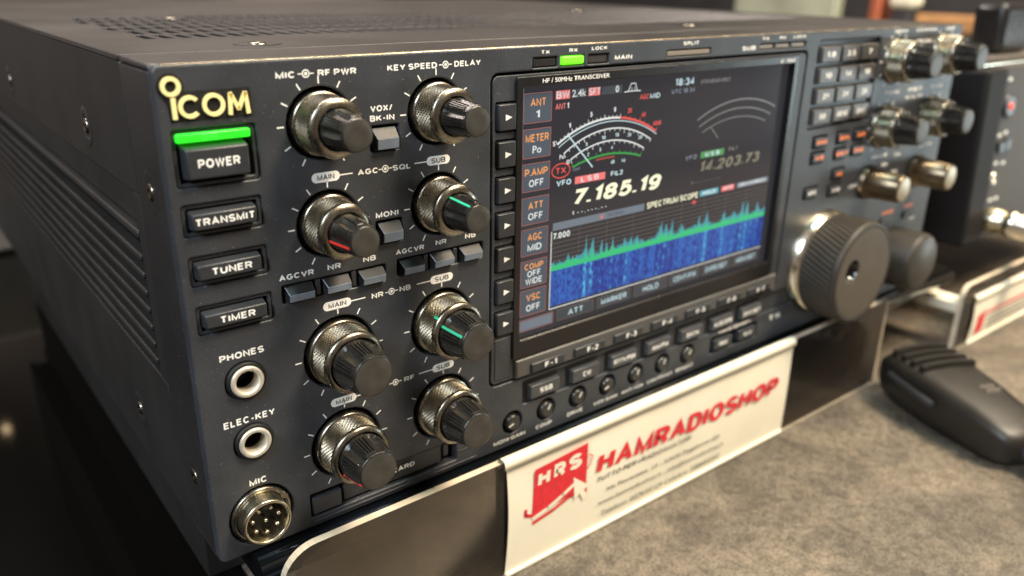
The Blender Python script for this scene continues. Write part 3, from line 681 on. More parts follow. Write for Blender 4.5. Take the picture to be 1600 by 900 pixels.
# top line
cell(132.0, 139.2, 130.3, 133.9, e_pink, None); st("BW", 132.6, 138.6, 130.9, 133.3, bold=.015)
cell(139.4, 147.0, 130.3, 133.9, e_fk, None); st("2.4k", 139.9, 146.6, 130.9, 133.4, bold=.012)
cell(147.4, 153.8, 130.4, 133.9, e_pink, None); st("SFT", 147.9, 153.4, 131.0, 133.4, bold=.012)
cell(154.0, 165.0, 130.4, 133.9, e_fk, None); st("0", 161.2, 163.0, 131.0, 133.5)
q = MB(); q.stroke([(166, 130.8), (168, 130.9), (169.3, 133.7), (171.6, 133.7), (172.7, 130.9), (174.5, 130.8)], .4, ys); q.stroke([(168, 130.9), (172.7, 130.9)], .35, ys-.01); q.stroke([(169.8, 130.9), (169.8, 132.2)], .3, ys-.01); q.stroke([(171.3, 130.9), (171.3, 132.2)], .3, ys-.01); q.obj("filter_symbol", e_white, SC)
st("ANT", 132.3, 136.9, 127.1, 129.2, e_pink, bold=.01); st("1", 137.7, 138.6, 127.1, 129.2)
st("AGC", 174.4, 179.3, 127.4, 129.3, e_red, bold=.015); st("MID", 180.0, 185.6, 127.4, 129.3, e_ice, bold=.012)
st("18:34", 194.0, 204.9, 131.1, 133.9, e_ice, bold=.02); st("UTC 18:34", 192.2, 205.8, 128.2, 129.9, e_bar)
st("VFO/MEMO INPUT", 209, 228, 130.9, 132.6, e_dim)
# meter: one pivot, five arcs
def arcfit(P):
    (x1, y1), (x2, y2), (x3, y3) = P
    a = x1*(y2-y3)-y1*(x2-x3)+x2*y3-x3*y2
    cx = ((x1*x1+y1*y1)*(y2-y3)+(x2*x2+y2*y2)*(y3-y1)+(x3*x3+y3*y3)*(y1-y2))/(2*a)
    cy = ((x1*x1+y1*y1)*(x3-x2)+(x2*x2+y2*y2)*(x1-x3)+(x3*x3+y3*y3)*(x2-x1))/(2*a)
    return cx, cy, math.hypot(x1-cx, y1-cy)
def arc(P, wd, m, f0=0., f1=1., tick=0, tl=1.2, mt=None, name="meter_arc", yy=None):
    cx, cz, r = arcfit(P); a0 = math.atan2(P[0][1]-cz, P[0][0]-cx); a1 = math.atan2(P[2][1]-cz, P[2][0]-cx)
    q = MB(); b0, b1 = a0+(a1-a0)*f0, a0+(a1-a0)*f1
    q.ring(cx, cz, r+wd/2, r-wd/2, yy or ys, (yy or ys)+.01, 30, min(b0, b1), max(b0, b1))
    for k in range(tick):
        a = b0+(b1-b0)*k/(tick-1); u = Vector((math.cos(a), math.sin(a))); p = Vector((cx, cz)); t = tl*(1.7 if k % 4 == 0 else 1)
        q.stroke([tuple(p+u*r), tuple(p+u*(r+t))], .28, ys-.005)
    q.obj(name, m, SC); return cx, cz, r, a0, a1
A1 = [(133.8, 114.9), (158.5, 121.9), (184.6, 114.6)]; A2 = [(137.0, 111.2), (160.0, 118.0), (182.2, 111.6)]; A3 = [(140.4, 108.6), (160.6, 113.5), (178.6, 108.6)]; A4 = [(141.5, 105.8), (160.5, 108.5), (177.0, 105.8)]
cx, cz, r, a0, a1 = arc(A1, .75, e_white, 0, .6, 17, .9); arc(A1, .8, e_red, .6, 1, 9, .9)
arc([(p[0]+.6, p[1]-1.2) for p in A1], .35, e_ice, .0, 1)
arc(A2, .5, e_white, 0, 1, 19, -1.0); arc(A3, .5, e_white, 0, 1, 15, -.9); arc(A4, .7, e_dgrn, 0, 1, 13, .8); arc([(p[0], p[1]-1.3) for p in A4], .7, e_redd, .33, .6, yy=ys-.012)
for t, f, m in (("1", .14, e_white), ("5", .33, e_white), ("9", .54, e_white), ("20", .68, e_red), ("40", .82, e_red), ("60dB", .98, e_red)):
    a = a0+(a1-a0)*f; px, pz = cx+(r+3.0)*math.cos(a), cz+(r+3.0)*math.sin(a); hw = .55*len(t)
    st(t, px-hw, px+hw, pz-.9, pz+.9, m)
st("S", 131.6, 132.8, 114.4, 116.2); st("Po", 135.0, 137.2, 109.4, 111.0); st("ID", 138.4, 140.0, 107.2, 108.8)
for t, x, z in (("5", 148, 112.4), ("10", 156.5, 113.9), ("15", 163.5, 114.2), ("20", 170, 113.6), ("25", 176, 112)): st(t, x-.5*len(t), x+.5*len(t), z+.4, z+1.8, e_ice)
for t, x, z in (("2", 149, 109.2), ("3", 155, 110.3), ("4", 161, 110.4)): st(t, x-.5, x+.5, z-.3, z+1.1, e_ice)
st("COMP", 141.6, 145.2, 104.2, 105.4, e_bar); st("dB", 161.0, 163.0, 104.6, 105.9, e_ice); st("Vd", 166.6, 168.6, 104.4, 105.7, e_ice)
q = MB(); q.stroke([(138.4, 118.0), (151.5, 104.6)], .55, ys-.02); q.obj("meter_needle", e_ice, SC)
q = MB(); q.stroke([(136.0+4.3*math.cos(PI*2*k/30), 105.2+2.6*math.sin(PI*2*k/30)-.0) for k in range(30)], .45, ys, closed=True); q.obj("transmit_oval", e_red, SC)
st("TX", 133.6, 138.3, 104.1, 106.4, e_red, bold=.01)
st("VFO", 134.0, 141.1, 99.6, 101.7, e_ice); cell(142.7, 158.7, 98.9, 102.2, e_pink, None); st("L S B", 146.0, 155.0, 99.6, 101.6, bold=.012); st("FIL2", 161.4, 167.8, 99.7, 101.6, e_ice)
st("7.185.19", 143.2, 190.2, 91.0, 97.1, e_yel, bold=.03, shear=.17)
st("1  - - . - - - . - -", 142.3, 160, 87.5, 89.0, e_white)
# sub receiver, dimmed
B1 = [(209.4, 116.4), (234.0, 122.8), (262.0, 117.8)]
arc(B1, .6, e_dim); arc([(211, 113.6), (234, 119.2), (259, 114.8)], .5, e_dim); arc([(213, 111), (234, 115.6), (256, 112)], .4, e_dim)
q = MB(); q.stroke([(218.5, 112.8), (224, 107.6)], .4, ys); q.obj("meter_needle", e_dim, SC)
st("VFO", 204.0, 211.2, 100.4, 102.4, e_bar); cell(213.4, 229.2, 99.9, 103.2, e_grn, None); st("U S B", 216.5, 226, 100.6, 102.5, e_ice); st("FIL1", 232.1, 237.8, 101.2, 103.0, e_dim)
st("14.203.73", 214.4, 254.8, 94.2, 98.8, e_olive, bold=.025, shear=.17); st("1 - - . - - - . - -", 209, 228, 89.6, 91.0, e_dim)
# spectrum scope
cell(132.7, 181.8, 82.7, 86.2, e_bar, None); st("M", 157.0, 158.6, 83.5, 85.4, e_pink); st("FIX SPAN", 161, 170, 83.6, 85.2, e_cell)
st("SPECTRUM SCOPE", 183.0, 214.3, 83.4, 85.9, e_yel, bold=.01); cell(215.4, 228.2, 83.2, 86.2, e_cyan, None); cell(229.8, 239.2, 83.3, 86.2, e_pink, None); cell(240.5, 264.0, 83.3, 86.2, e_bar, None)
st("HOLD", 217.5, 226, 83.9, 85.6, e_white); st("ATT", 231.5, 237.5, 84.0, 85.6, e_white); st("VBW NARROW", 242, 262, 84.0, 85.6, e_white)
cell(211.0, 213.6, 80.7, 82.6, e_red, None)
st("7.000", 133.4, 141.6, 79.6, 82.0, e_white)
q = MB()
for k in range(7): q.stroke([(133, 71.0+1.75*k), (264, 71.0+1.75*k)], .2, ys+.01)
for k in range(9): q.stroke([(146.4+14.6*k, 70), (146.4+14.6*k, 82.6)], .16, ys+.01)
q.obj("scope_grid", e_grid, SC)
q = MB(); q.stroke([(132.5, 82.7), (132.5, 51.9), (264.5, 51.9)], .4, ys-.01); q.obj("scope_frame", e_white, SC)
q = MB(); q.prism([(132.8, 52.9), (264.2, 52.9), (264.2, 67.2), (132.8, 67.2)], ys, ys); q.obj("waterfall", e_water, SC)
STK = [(150.2, 1.3, 1), (153.6, 1.7, 1), (158.6, .7, .4), (161.2, .5, .4), (164.6, 1.2, .8), (173, .8, .5), (178.5, .9, .5), (192.5, 1.8, .9), (195.6, 1.4, .9), (198.6, .8, .6), (216.5, 1.0, .6), (222.2, 1.4, .8), (234, 1.2, .6), (241, 1.3, .6), (247.0, 1.6, .9), (250.5, 1.4, .9), (254, .8, .6), (259, .8, .5)]
q = MB()
for x, wd, s_ in STK: q.prism([(x-wd/2, 53), (x+wd/2, 53), (x+wd/2, 67.2), (x-wd/2, 67.2)], ys-.01, ys-.01)
q.obj("waterfall_streaks", e_streak, SC)
def trace(base, amp, peaks, seed, ypl, m, nm):
    rnd = random.Random(seed); q = MB(); N = 330; top = []
    for i in range(N+1):
        x = 132.8+(264.2-132.8)*i/N; z = base+amp*rnd.random()+amp*.7*math.sin(i*.11+seed)*.5
        for px, ph, pw in peaks:
            d = abs(x-px)/pw
            if d < 1: z = max(z, base+ph*(1-d)*(.55+.45*rnd.random())+amp*rnd.random())
        top.append((x, z))
    for (xa, za), (xb, zb) in zip(top, top[1:]): q.prism([(xa, 67.2), (xb, 67.2), (xb, zb), (xa, za)], ypl, ypl)
    q.obj(nm, m, SC)
PK = [(141, 2.6, .8), (150.3, 6.5, .9), (153.7, 7.8, 1.3), (158.6, 5, .8), (161.5, 5, .7), (164.7, 5.2, .9), (171.5, 3, 1.2), (175, 4.4, .8), (179, 3, 1), (192.5, 6.2, 2.2), (195.8, 5, 1.6), (199.5, 6, 1), (206, 2.5, 2), (217, 5.5, 1), (222, 5.2, 1.6), (234, 3.4, 1.4), (241, 4, 1.2), (247, 7, 1.6), (250.5, 6, 1.4), (258, 4, 1.2)]
trace(69.4, 2.3, [(a, b_*1.15, c) for a, b_, c in PK], 3, ys-.004, e_teal, "spectrum_peak"); trace(68.7, 1.3, [(a, b_*.6, c*.8) for a, b_, c in PK], 5, ys-.012, e_specg, "spectrum_trace")
for t, x in (("7.050", 151), ("7.100", 171), ("7.150", 193), ("7.200", 236)): st(t, x-2.2, x+2.2, 50.9, 51.7, e_dim)

# arrow keys left of the screen
for k in range(7):
    z = 127.0-12.33*k
    o = button("arrow_key", 105.3, 113.0, z-4.6, z+4.6, -1.0, m_btn, T, bev=.35, taper=(.25, .35))
    q = MB(); q.prism([(108.2, z-1.05), (110.9, z), (108.2, z+1.05)], -1.05, -1.05); q.obj("arrow_mark", m_white, o)
q = MB(); q.box(105.0, 112.6, -.1, 2, 30.2, 47.0, .5); q.obj("blank_pad", m_panel, SB)
# ledge with the F keys
q = MB(); q.box(114.0, 277.0, -1.3, .15, 28.6, 36.6, .5, 2, (.8, .5)); q.obj("key_ledge", mat("ledge_paint", (.10, .095, .088), .42, .2, .4, 2600, .5, .15, 90), SB)
for k in range(7):
    x = 121.0+22.1*k
    o = button("function_key", x, x+16.9, 29.5, 33.9, -2.4, m_btn, T, 0, .4, (.3, .35)); text("lettering", "F-%d" % (k+1), x+6.6, x+12.6, 30.6, 32.9, -2.45, m_white, o)
# mode keys
m_mode = mat("mode_key_plastic", (.060, .062, .066), .36, 0, .25, 3500, .5, .2, 150)
q = MB(); q.box(118.9, 299.8, 1.4, 4, 16.4, 25.8); q.obj("key_trough", m_panel, fp)
for k, t in enumerate(["SSB", "CW", "RTTY/PSK", "AM/FM", "DATA", "M.SCOPE", "EXIT/SET"]):
    x = 121.8+21.75*k
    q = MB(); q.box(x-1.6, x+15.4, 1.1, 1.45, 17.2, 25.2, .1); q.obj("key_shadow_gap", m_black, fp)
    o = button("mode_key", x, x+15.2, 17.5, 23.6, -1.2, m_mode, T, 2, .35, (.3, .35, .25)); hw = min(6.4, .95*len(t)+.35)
    text("lettering", t, x+7.9-hw, x+7.9+hw, 19.4, 21.6, -1.25, m_white, o)
text("lettering", "VOICE MEMORY", 237.3, 261.7, 14.2, 15.6, yp, m_white, fp)
for x, t in ((234.0, "REC"), (252.5, "PLAY")):
    o = button("voice_key", x, x+13.4, 6.4, 12.0, -1.0, m_btn, T, 4, .35, (.3, .3)); text("lettering", t, x+3.6, x+9.8, 8.4, 10.2, -1.05, m_white, o)
legend("TS", 277.3, 286.8, 10.6, 13.4)
# trim pots
for k, (x, z) in enumerate(POTS):
    q = MB(); q.mi = 0; q.lathe([(4.75, 4), (4.75, 3.6)], (x, 0, z), 24, cap1=False)
    q.lathe([(3.6, 4), (3.5, .8), (3.1, -.6), (2.6, -1.0)], (x, 0, z), 32)
    for a in range(0, 360, 30):
        u = math.radians(a); q.box(x+3.3*math.cos(u)-.18, x+3.3*math.cos(u)+.18, -.2, 3, z+3.3*math.sin(u)-.18, z+3.3*math.sin(u)+.18)
    o = q.obj("trim_control", m_cap, T)
    a = math.radians((200, 60, 60, 200, 75, 80, 60)[k]); q = MB(); q.stroke([(x+.3*math.cos(a), z+.3*math.sin(a)), (x+2.5*math.cos(a), z+2.5*math.sin(a))], .45, -1.06, -.9); q.obj("pointer", m_white, o)
for t, x0, x1 in (("MONI GAIN", 105.0, 120.4), ("COMP", 125.9, 134.2), ("DRIVE", 142.5, 151.0), ("VOX GAIN", 157.2, 171.2), ("ANTI VOX", 173.8, 187.2), ("CONTRAST", 189.6, 206.1), ("BRIGHT", 208.6, 220.4)):
    legend(t, x0, x1, 2.7, 4.3, bold=.014)

# --- keypad and small keys
for k, (x, z) in enumerate(KEYS):
    i, j = k % 3, 3-k//3; t = [["1.8", "3.5", "7"], ["10", "14", "18"], ["21", "24", "28"], ["50", "GENE", "ENT"]][j][i]
    o = button("band_key", x, x+15.2, z, z+8.0, -1.2, m_btnb if False else mat_kp if k else (globals().setdefault("mat_kp", mat("keypad_plastic", (.075, .070, .066), .38, .1, .25, 3000, .5, .2, 100))), T, 4, .5, (.4, .5))
    hw = .95*len(t)+.6; text("lettering", t, x+7.4-hw, x+7.4+hw, z+2.9, z+5.4, -1.25, m_white, o, bold=.03)
q = MB(); q.box(286.9, 339.3, 1.6, 4.2, 105.3, 144.7); q.obj("keypad_tray", m_btn, fp)
for k, ((x, z), t) in enumerate(zip(OR, ["MAIN", "DUAL", "SUB", "A/B", "SPLIT", "TUNE", "MW", "XFC", "V/M"])):
    o = button("small_key", x-5.2, x+5.2, z-2.6, z+2.5, -1.0, m_btn, T, 4, .35, (.3, .4)); hw = .9*len(t)+.7
    text("lettering", t, x-hw, x+hw, z-1.0, z+1.0, -1.05, m_orangep if k < 7 else m_white, o, bold=.04)
legend("LOCK", 332.3, 341, 70.6, 72.4, bold=.03)
def legR(t, x0, x1, z0, z1, m=m_white): return legend(t, x0, x1, z0, z1, m, bold=.04)
legR("NOTCH", 351.5, 364, 146.4, 148.0); legR("CW PITCH", 373, 394, 146.4, 148.0); legR("AF", 406, 414, 146.4, 148.0); legR("PEAK", 375, 390.5, 140.6, 142.6)
legR("TWIN", 352.6, 366, 116.2, 118.2); legR("PBT", 376, 390, 116.2, 118.2); legR("SHARP", 400, 412.8, 116.2, 118.2); legR("CLR", 374, 393, 112.6, 114.2)
legR("RIT", 350.3, 366, 83.4, 85.2); legR("TX", 374, 380, 82.0, 84.0); legR("\u0394TX", 399, 414, 84.2, 86.0); legR("RX", 374, 380, 72.8, 74.6); legR("MHz", 362, 368, 78.2, 80.0)
legR("CHANGE", 372.5, 384.0, 49.6, 51.4, m_orangep); legR("SPEECH", 396.5, 405.5, 50.0, 51.8, m_orangep); legR("LOCK", 405, 411, 41.5, 43.2)
for x in (371.0, 395.5): button("lower_key", x, x+14, 43.5, 48.4, -1.0, m_btn, T, 2, .35, (.3, .4))

# --- right-hand knobs
for i, c in enumerate(RK[:4]): place_knob((c[0], c[1]), 1, ang=random.random()*60, face=m_kface if i % 2 else None)
for c in RK[4:]:
    q = MB(); q.lathe([(9.0, 2), (9.0, -2), (8.6, -2.6), (7.8, -2.6), (7.2, -19.0), (6.8, -19.8), (6.2, -20)], (0, 0, 0), 48, cap1=False)
    o = link("plain_knob", q.mesh("plain_knob"), m_bronze, T, (c[0], 0, c[1]))
    q = MB(); q.lathe([(6.2, -19.95), (5.9, -20.1), (.01, -20.2)], n=48, cap1=False); link("cap_face", q.mesh("cap_face"), m_kface, o, (c[0], 0, c[1]))
# main dial
q = MB(); q.lathe([(27.6, 1), (27.6, -1.4), (27.0, -2.6), (26.2, -5.2), (25.2, -5.6)], n=96, cap1=False)
dl = link("main_dial", q.mesh("main_dial"), m_chrome, T, (DIAL[0], 0, DIAL[1]))
q = MB(); n_ = 150
q.lathe([(25.4, -5.5)]+[(26.0, -6.2-1.04*k) for k in range(16)], n=n_*2, smooth=False, cap1=False, rmod=lambda a, h: .20*math.sin(a*62+h*.9) if h < -6 else 0)
q.lathe([(25.9, -21.7), (26.0, -22.6), (25.6, -24.0), (24.8, -24.7), (23.8, -24.9), (23.4, -24.6), (23.0, -24.7)], n=96, cap1=False)
link("grip", q.mesh("grip"), m_dial, dl, (DIAL[0], 0, DIAL[1]))
cu = plate([circ(0, 0, 23.1, 72), circ(-10.8, 3.4, 5.6, 36)], 3, .35)
for v in cu.vertices: v.co += Vector((0, -24.75, 0))*S
link("face", cu, m_dialf, dl, (DIAL[0], 0, DIAL[1]))
q = MB(); prof = [(5.7, -24.4), (5.2, -23.0), (4.0, -21.4), (2.2, -20.4), (.01, -20.1)]
q.lathe(prof, (-10.8, 0, 3.4), 36, cap1=False); link("finger_dimple", q.mesh("finger_dimple"), m_gloss, dl, (DIAL[0], 0, DIAL[1]))
# second, smaller dial beside it
q = MB(); q.lathe([(16.6, 1), (16.6, -17.0), (16.0, -18.6), (15.0, -19.4)], n=72, cap1=False); sd = link("sub_dial", q.mesh("sub_dial"), m_dial, T, (SUBD[0], 0, SUBD[1]))
q = MB(); q.lathe([(15.1, -19.3), (14.4, -20.0), (.01, -20.2)], n=64, cap1=False); link("face", q.mesh("face"), m_capf, sd, (SUBD[0], 0, SUBD[1]))

# ================================================================== SIGN HOLDERS AND CARDS
def holder(x0, x1, y, ztop, r, label, bx0):
    root = empty("sign_holder", ((x0+x1)/2, y, -52), label, "sign holder", "clear acrylic sign holders")
    lp = [(x0, -51.6), (x1, -51.6)]+[(x1-1+1*math.cos(a), ztop-1+1*math.sin(a)) for a in (0, PI/4, PI/2)]+[(x0+r+r*math.cos(a), ztop-r+r*math.sin(a)) for a in [PI/2+PI/2*i/8 for i in range(9)]]
    q = MB(); q.prism(lp, y-1.4, y+1.4); q.obj("upright_sheet", m_acryl, root)
    q = MB(); P = [lp[3]]+lp[4:]+[lp[0]]
    q2 = MB(); edge = lp[2:]+[lp[0]]
    for (xa, za), (xb, zb) in zip(edge, edge[1:]):
        d = Vector((xb-xa, zb-za)); d.normalize(); n2 = Vector((-d.y, d.x))*-.25
        q2.bm.faces.new([q2.bm.verts.new(p) for p in ((xa+n2.x, y-1.45, za+n2.y), (xb+n2.x, y-1.45, zb+n2.y), (xb+n2.x, y+1.45, zb+n2.y), (xa+n2.x, y+1.45, za+n2.y))])
    q2.box(x1-1.2, x1+.25, y-1.5, y+1.5, -51.5, ztop-1, .2); q2.box(x0+2, x1-2, y-1.5, y+1.5, -52.0, -51.2, .1)
    q2.obj("polished_edge", m_acedge, root)
    q = MB(); q.box(bx0, bx0+15, y+1.5, y+44, -27, -20, 1.2, 3); q.obj("rear_bracket", m_paper, root)
    return root
HO = holder(15.6, 380, -8, .9, 12, "clear acrylic sign holder standing under the large radio", 364)
holder(462, 700, -16, -8, 8, "smaller clear acrylic sign holder at the right edge behind the microphone", 463)

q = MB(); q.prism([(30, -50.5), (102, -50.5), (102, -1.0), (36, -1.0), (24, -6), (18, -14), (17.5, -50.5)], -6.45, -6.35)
q.obj("added_haze_sheet", m_haze, HO)  # added sheet that lays a brown haze over the acrylic left of the card
def card(x0, x1, y, z0, z1, label):
    """folded paper hanging over the sheet: slightly bowed face with a rolled lip along the top"""
    root = empty("shop_card", ((x0+x1)/2, y, z0), label, "sign", "shop name cards in the sign holders")
    q = MB(); rows = 14; cols = 24
    G = [[q.bm.verts.new((x0+(x1-x0)*i/cols+(.9*math.sin(PI*j/rows) if i == 0 else 0), y-.25-.9*math.sin(PI*j/rows)*(1-(i/cols)*.6)-.12*math.sin(i*.9), z0+(z1-z0)*j/rows)) for i in range(cols+1)] for j in range(rows+1)]
    fs = [q.bm.faces.new((G[j][i], G[j][i+1], G[j+1][i+1], G[j+1][i])) for j in range(rows) for i in range(cols)]; q._mark(fs, True)
    q.obj("sheet", m_paper, root)
    q = MB(); pr = [(y+2.4, z1-3.5), (y+2.4, z1+.6), (y+1.2, z1+1.8), (y-1.0, z1+1.6), (y-1.9, z1+.4), (y-1.9, z1-2.2), (y-1.2, z1-2.6)]
    A = [q.bm.verts.new((x0-1.6, a, b_)) for a, b_ in pr]; B = [q.bm.verts.new((x1-.2, a, b_)) for a, b_ in pr]
    q._mark([q.bm.faces.new((A[i], A[i+1], B[i+1], B[i])) for i in range(len(pr)-1)], True); q.obj("folded_lip", m_paper, root)
    q = MB(); q.box(x0+.5, x1-.3, y-1.5, y-.1, z0-.3, z0+1.2, .3); q.obj("lower_lip", m_paper, root)
    return root
C1 = card(103.4, 286.6, -9.6, -51.2, 1.2, "cream card with red lettering hanging on the long acrylic holder under the large radio")
yc = -11.0
def ink(name, t, x0, x1, z0, z1, m, k=None, **kw):
    me = text_mesh(t, x0, x1, z0, z1, yc, **kw)
    sl = (-.018)
    for v in me.vertices: v.co.z += (v.co.x-x0*S)*sl
    p = C1 if k is None else k; pl = WL[p.name]
    for v in me.vertices: v.co -= pl*S
    return link(name, me, m, p, pl)
ink("shop_name", "HAMRADIOSHOP", 150.2, 276.6, -22.3, -13.1, m_redink, bold=.06, shear=.10, gap=.06)
ink("small_print", "TUTTO PER I RADIOAMATORI", 151.3, 211, -26.6, -24.3, m_greyink, shear=.2, bold=.012)
ink("small_print", "Via Fiorentina, 15 - 53036 Poggibonsi (SI)", 157.0, 232.3, -33.8, -31.3, m_greyink, shear=.2, bold=.012)
ink("small_print", "www.hamradioshop.it - info@hamradioshop.it", 152.3, 236.0, -39.2, -36.6, m_greyink, shear=.2, bold=.012)
ink("small_print", "Telefono: 0276/02124 Cellulare: 3286002222", 154.5, 234.0, -44.8, -42.4, m_greyink, shear=.2, bold=.012)
lg = MB()
lg.prism([(115.8, -28.2), (144.6, -25.0), (144.6, -4.8), (140.6, -5.2), (116.8, -6.8)], yc, yc+.05)
lg.obj("logo_block", m_redink, C1)
for t, a, b_, c, d in (("H", 118.4, 124.8, -15.4, -8.6), ("R", 126.6, 132.8, -15.0, -8.2), ("S", 134.6, 141.6, -14.6, -7.6)):
    ink("logo_letter", t, a, b_, c, d, m_paper, bold=.04, shear=.06).location.y -= .00004
lg = MB()
lg.stroke([(112.6, -23.4), (112.6, -26.0), (115.6, -27.4)], 1.5, yc-.02); lg.stroke([(116.4, -31.2), (126, -29.6), (136, -26.6), (145, -27.8)], 1.5, yc-.02); lg.stroke([(145.4, -10.6), (147.6, -12.0), (146.4, -15.6), (144.4, -17.6)], .5, yc-.02)
lg.obj("logo_swoosh", m_redink, C1)
lg = MB(); lg.stroke([(116.4, -29.0), (124, -27.4), (132, -24.4), (138.4, -21.6)], 1.7, yc-.06)
lg.prism([(137.4, -18.4), (146.6, -26.0), (143.4, -26.6), (145.4, -30.6), (143.2, -31.6), (141.2, -27.6), (138.4, -29.6)], yc-.08, yc-.08); lg.obj("logo_cursor", m_paper, C1)
C2 = card(479, 690, -17.8, -51.4, -19, "cream card with red mark on the acrylic holder at the right edge of the picture")
lg = MB(); lg.prism([(486, -46), (496, -45), (498, -31), (487, -33)], -19.3, -19.2); lg.stroke([(500, -33.5), (640, -35)], 1.8, -19.3)
lg.obj("red_mark", m_redink, C2)
lg = MB()
for k in range(3): lg.stroke([(502, -38-3.4*k), (620, -39-3.4*k)], .9, -19.3)
lg.obj("small_print", m_greyink, C2)

# ================================================================== HAND MICROPHONE
hm = empty("hand_microphone", (362, -62, -52), "black hand microphone with four grip ridges lying face up on the stone counter", "microphone")
u = Vector((-.385, -.923, 0)); v_ = Vector((.923, -.385, 0)); hc = Vector((385, -27, -52))
def mic_surface():
    q = MB(); secs = []
    data = [(-6, 15, 13, 19), (-3, 19, 8, 24), (2, 21, 3, 26.5), (12, 22.5, .8, 27.5), (28, 22.0, .3, 27.0), (44, 20.5, .2, 25.5), (60, 18.5, .2, 23.5), (70, 17, .4, 21.5), (77, 15, 1.2, 19.5), (81, 12, 3.2, 17), (83, 8, 6, 14)]
    for t, hw, zb, zt in data:
        ring = []
        for k in range(28):
            a = 2*PI*k/28; ca, sa = math.cos(a), math.sin(a); ex = .42
            px = hw*abs(ca)**ex*(1 if ca > 0 else -1); pz = (zt+zb)/2+(zt-zb)/2*abs(sa)**ex*(1 if sa > 0 else -1)
            if sa > 0: pz += 1.4*(1-(px/hw)**2)
            ring.append(q.bm.verts.new(hc+u*t+v_*px+Vector((0, 0, pz))))
        secs.append(ring)
    fs = []
    for a, b_ in zip(secs, secs[1:]):
        for i in range(28): fs.append(q.bm.faces.new((a[i], a[(i+1) % 28], b_[(i+1) % 28], b_[i])))
    q._mark(fs, True); q._mark([q.bm.faces.new(secs[0]), q.bm.faces.new(secs[-1])], True); return q
mic_surface().obj("body", m_micp, hm, (362, -62, -52))
def slab(q, t0, t1, w0, w1, z0, z1, bow=0.):
    n_ = 8; A = []
    for k in range(n_+1):
        w = w0+(w1-w0)*k/n_; zz = bow*(1-(2*k/n_-1)**2)
        A.append([q.bm.verts.new(hc+u*t+v_*w+Vector((0, 0, z+zz))) for t, z in ((t0, z0), (t0+.6, z1), (t1-.6, z1), (t1, z0))])
    fs = []
    for a, b_ in zip(A, A[1:]): fs += [q.bm.faces.new((a[i], a[i+1], b_[i+1], b_[i])) for i in range(3)]
    q._mark(fs, False)
    q._mark([q.bm.faces.new(A[0]), q.bm.faces.new(A[-1])])
for k in range(4):
    q = MB(); slab(q, 2.0+6.8*k, 6.2+6.8*k, -17, 17, 26.0, 30.2, 1.3); q.obj("grip_ridge", m_micp, hm, (362, -62, -52))
q = MB()
for k in range(2): slab(q, 46+4*k, 48+4*k, 0, 9, 25.0, 27.6, .2)
q.obj("raised_mark", mat("mic_mark", (.16, .135, .11), .45), hm, (362, -62, -52))
q = MB(); 
P = hc+u*82+Vector((0, 0, 10)); pr = [(5.6, 0), (5.4, 5), (4.6, 7), (4.8, 10), (4.0, 12), (4.2, 15), (3.4, 17), (3.4, 26)]
rings = [[q.bm.verts.new(P+u*t+v_*(r*math.cos(2*PI*k/20))+Vector((0, 0, r*math.sin(2*PI*k/20)))) for k in range(20)] for r, t in pr]
q._mark([q.bm.faces.new((a[i], a[(i+1) % 20], b_[(i+1) % 20], b_[i])) for a, b_ in zip(rings, rings[1:]) for i in range(20)], True); q._mark([q.bm.faces.new(rings[-1])])
q.obj("cable_boot", m_btn, hm, (362, -62, -52))
q = MB(); V = []
for t, z in ((9, 17), (9, 20.5), (42, 18), (42, 14.5)):
    for wv in (-24.2, -18): V.append(q.bm.verts.new(hc+u*t+v_*wv+Vector((0, 0, z))))
for f in ((0, 2, 4, 6), (1, 7, 5, 3), (0, 1, 3, 2), (2, 3, 5, 4), (4, 5, 7, 6), (6, 7, 1, 0)): q.bm.faces.new([V[i] for i in f])
bmesh.ops.bevel(q.bm, geom=list(q.bm.edges), offset=.6, segments=2, affect='EDGES')
q.obj("talk_bar", m_btn, hm, (362, -62, -52))
# cable leaving the picture
cu = bpy.data.curves.new("c", 'CURVE'); cu.dimensions = '3D'; cu.bevel_depth = 3.0*S; cu.bevel_resolution = 4
sp = cu.splines.new('NURBS'); pts = [P+u*24, P+u*50+Vector((0, 0, -4)), P+u*80+v_*20+Vector((0, 0, -7.2)), P+u*110+v_*70+Vector((0, 0, -7.2)), P+u*110+v_*160+Vector((0, 0, -7.2))]
sp.points.add(len(pts)-1); sp.order_u = 4; sp.use_endpoint_u = True
for a, b_ in zip(sp.points, pts): a.co = (*((b_-WL[hm.name])*S), 1)
o = bpy.data.objects.new("tmp", cu); COL.objects.link(o); me = bpy.data.meshes.new_from_object(o.evaluated_get(bpy.context.evaluated_depsgraph_get())); bpy.data.objects.remove(o)
me.materials.clear(); link("cable", me, m_btn, hm, WL[hm.name])

# ================================================================== SECOND RADIO AND THE BACKGROUND
R2 = empty("transceiver", (600, 0, 0), "dark grey radio at the right edge, cut off by the picture, beside the large radio", "radio")
def r2(q, name, m, parent=None):
    return q.obj(name, m, parent or R2, WL[R2.name])
q = MB(); q.box(488, 760, 26, 300, 6, 122, 2.5); r2(q, "case", m_side)
q = MB(); q.box(489, 759, 27, 299, 122.02, 122.6, .2); r2(q, "top_plate", mat("far_top_grey", (.13, .115, .10), .4, .1, .3, 1500))
q = MB(); q.box(487, 515, 0, 25.8, 8, 121, 3.2, 4); r2(q, "end_bezel", mat("matte_black_end", (.010, .009, .009), .65, spec=.25))
q = MB(); q.box(515.3, 762, 3.2, 25.8, 8, 121, .8); f2 = r2(q, "front_panel", m_radio)
q = MB(); q.box(488, 762, 10, 25.8, 121.03, 123.4, .8); r2(q, "top_trim", m_chrome)
q = MB(); q.lathe([(7.5, 3.2), (7.2, 1.0), (6.0, .6)], (527, 0, 96), 32); k2 = r2(q, "push_button", m_btn)
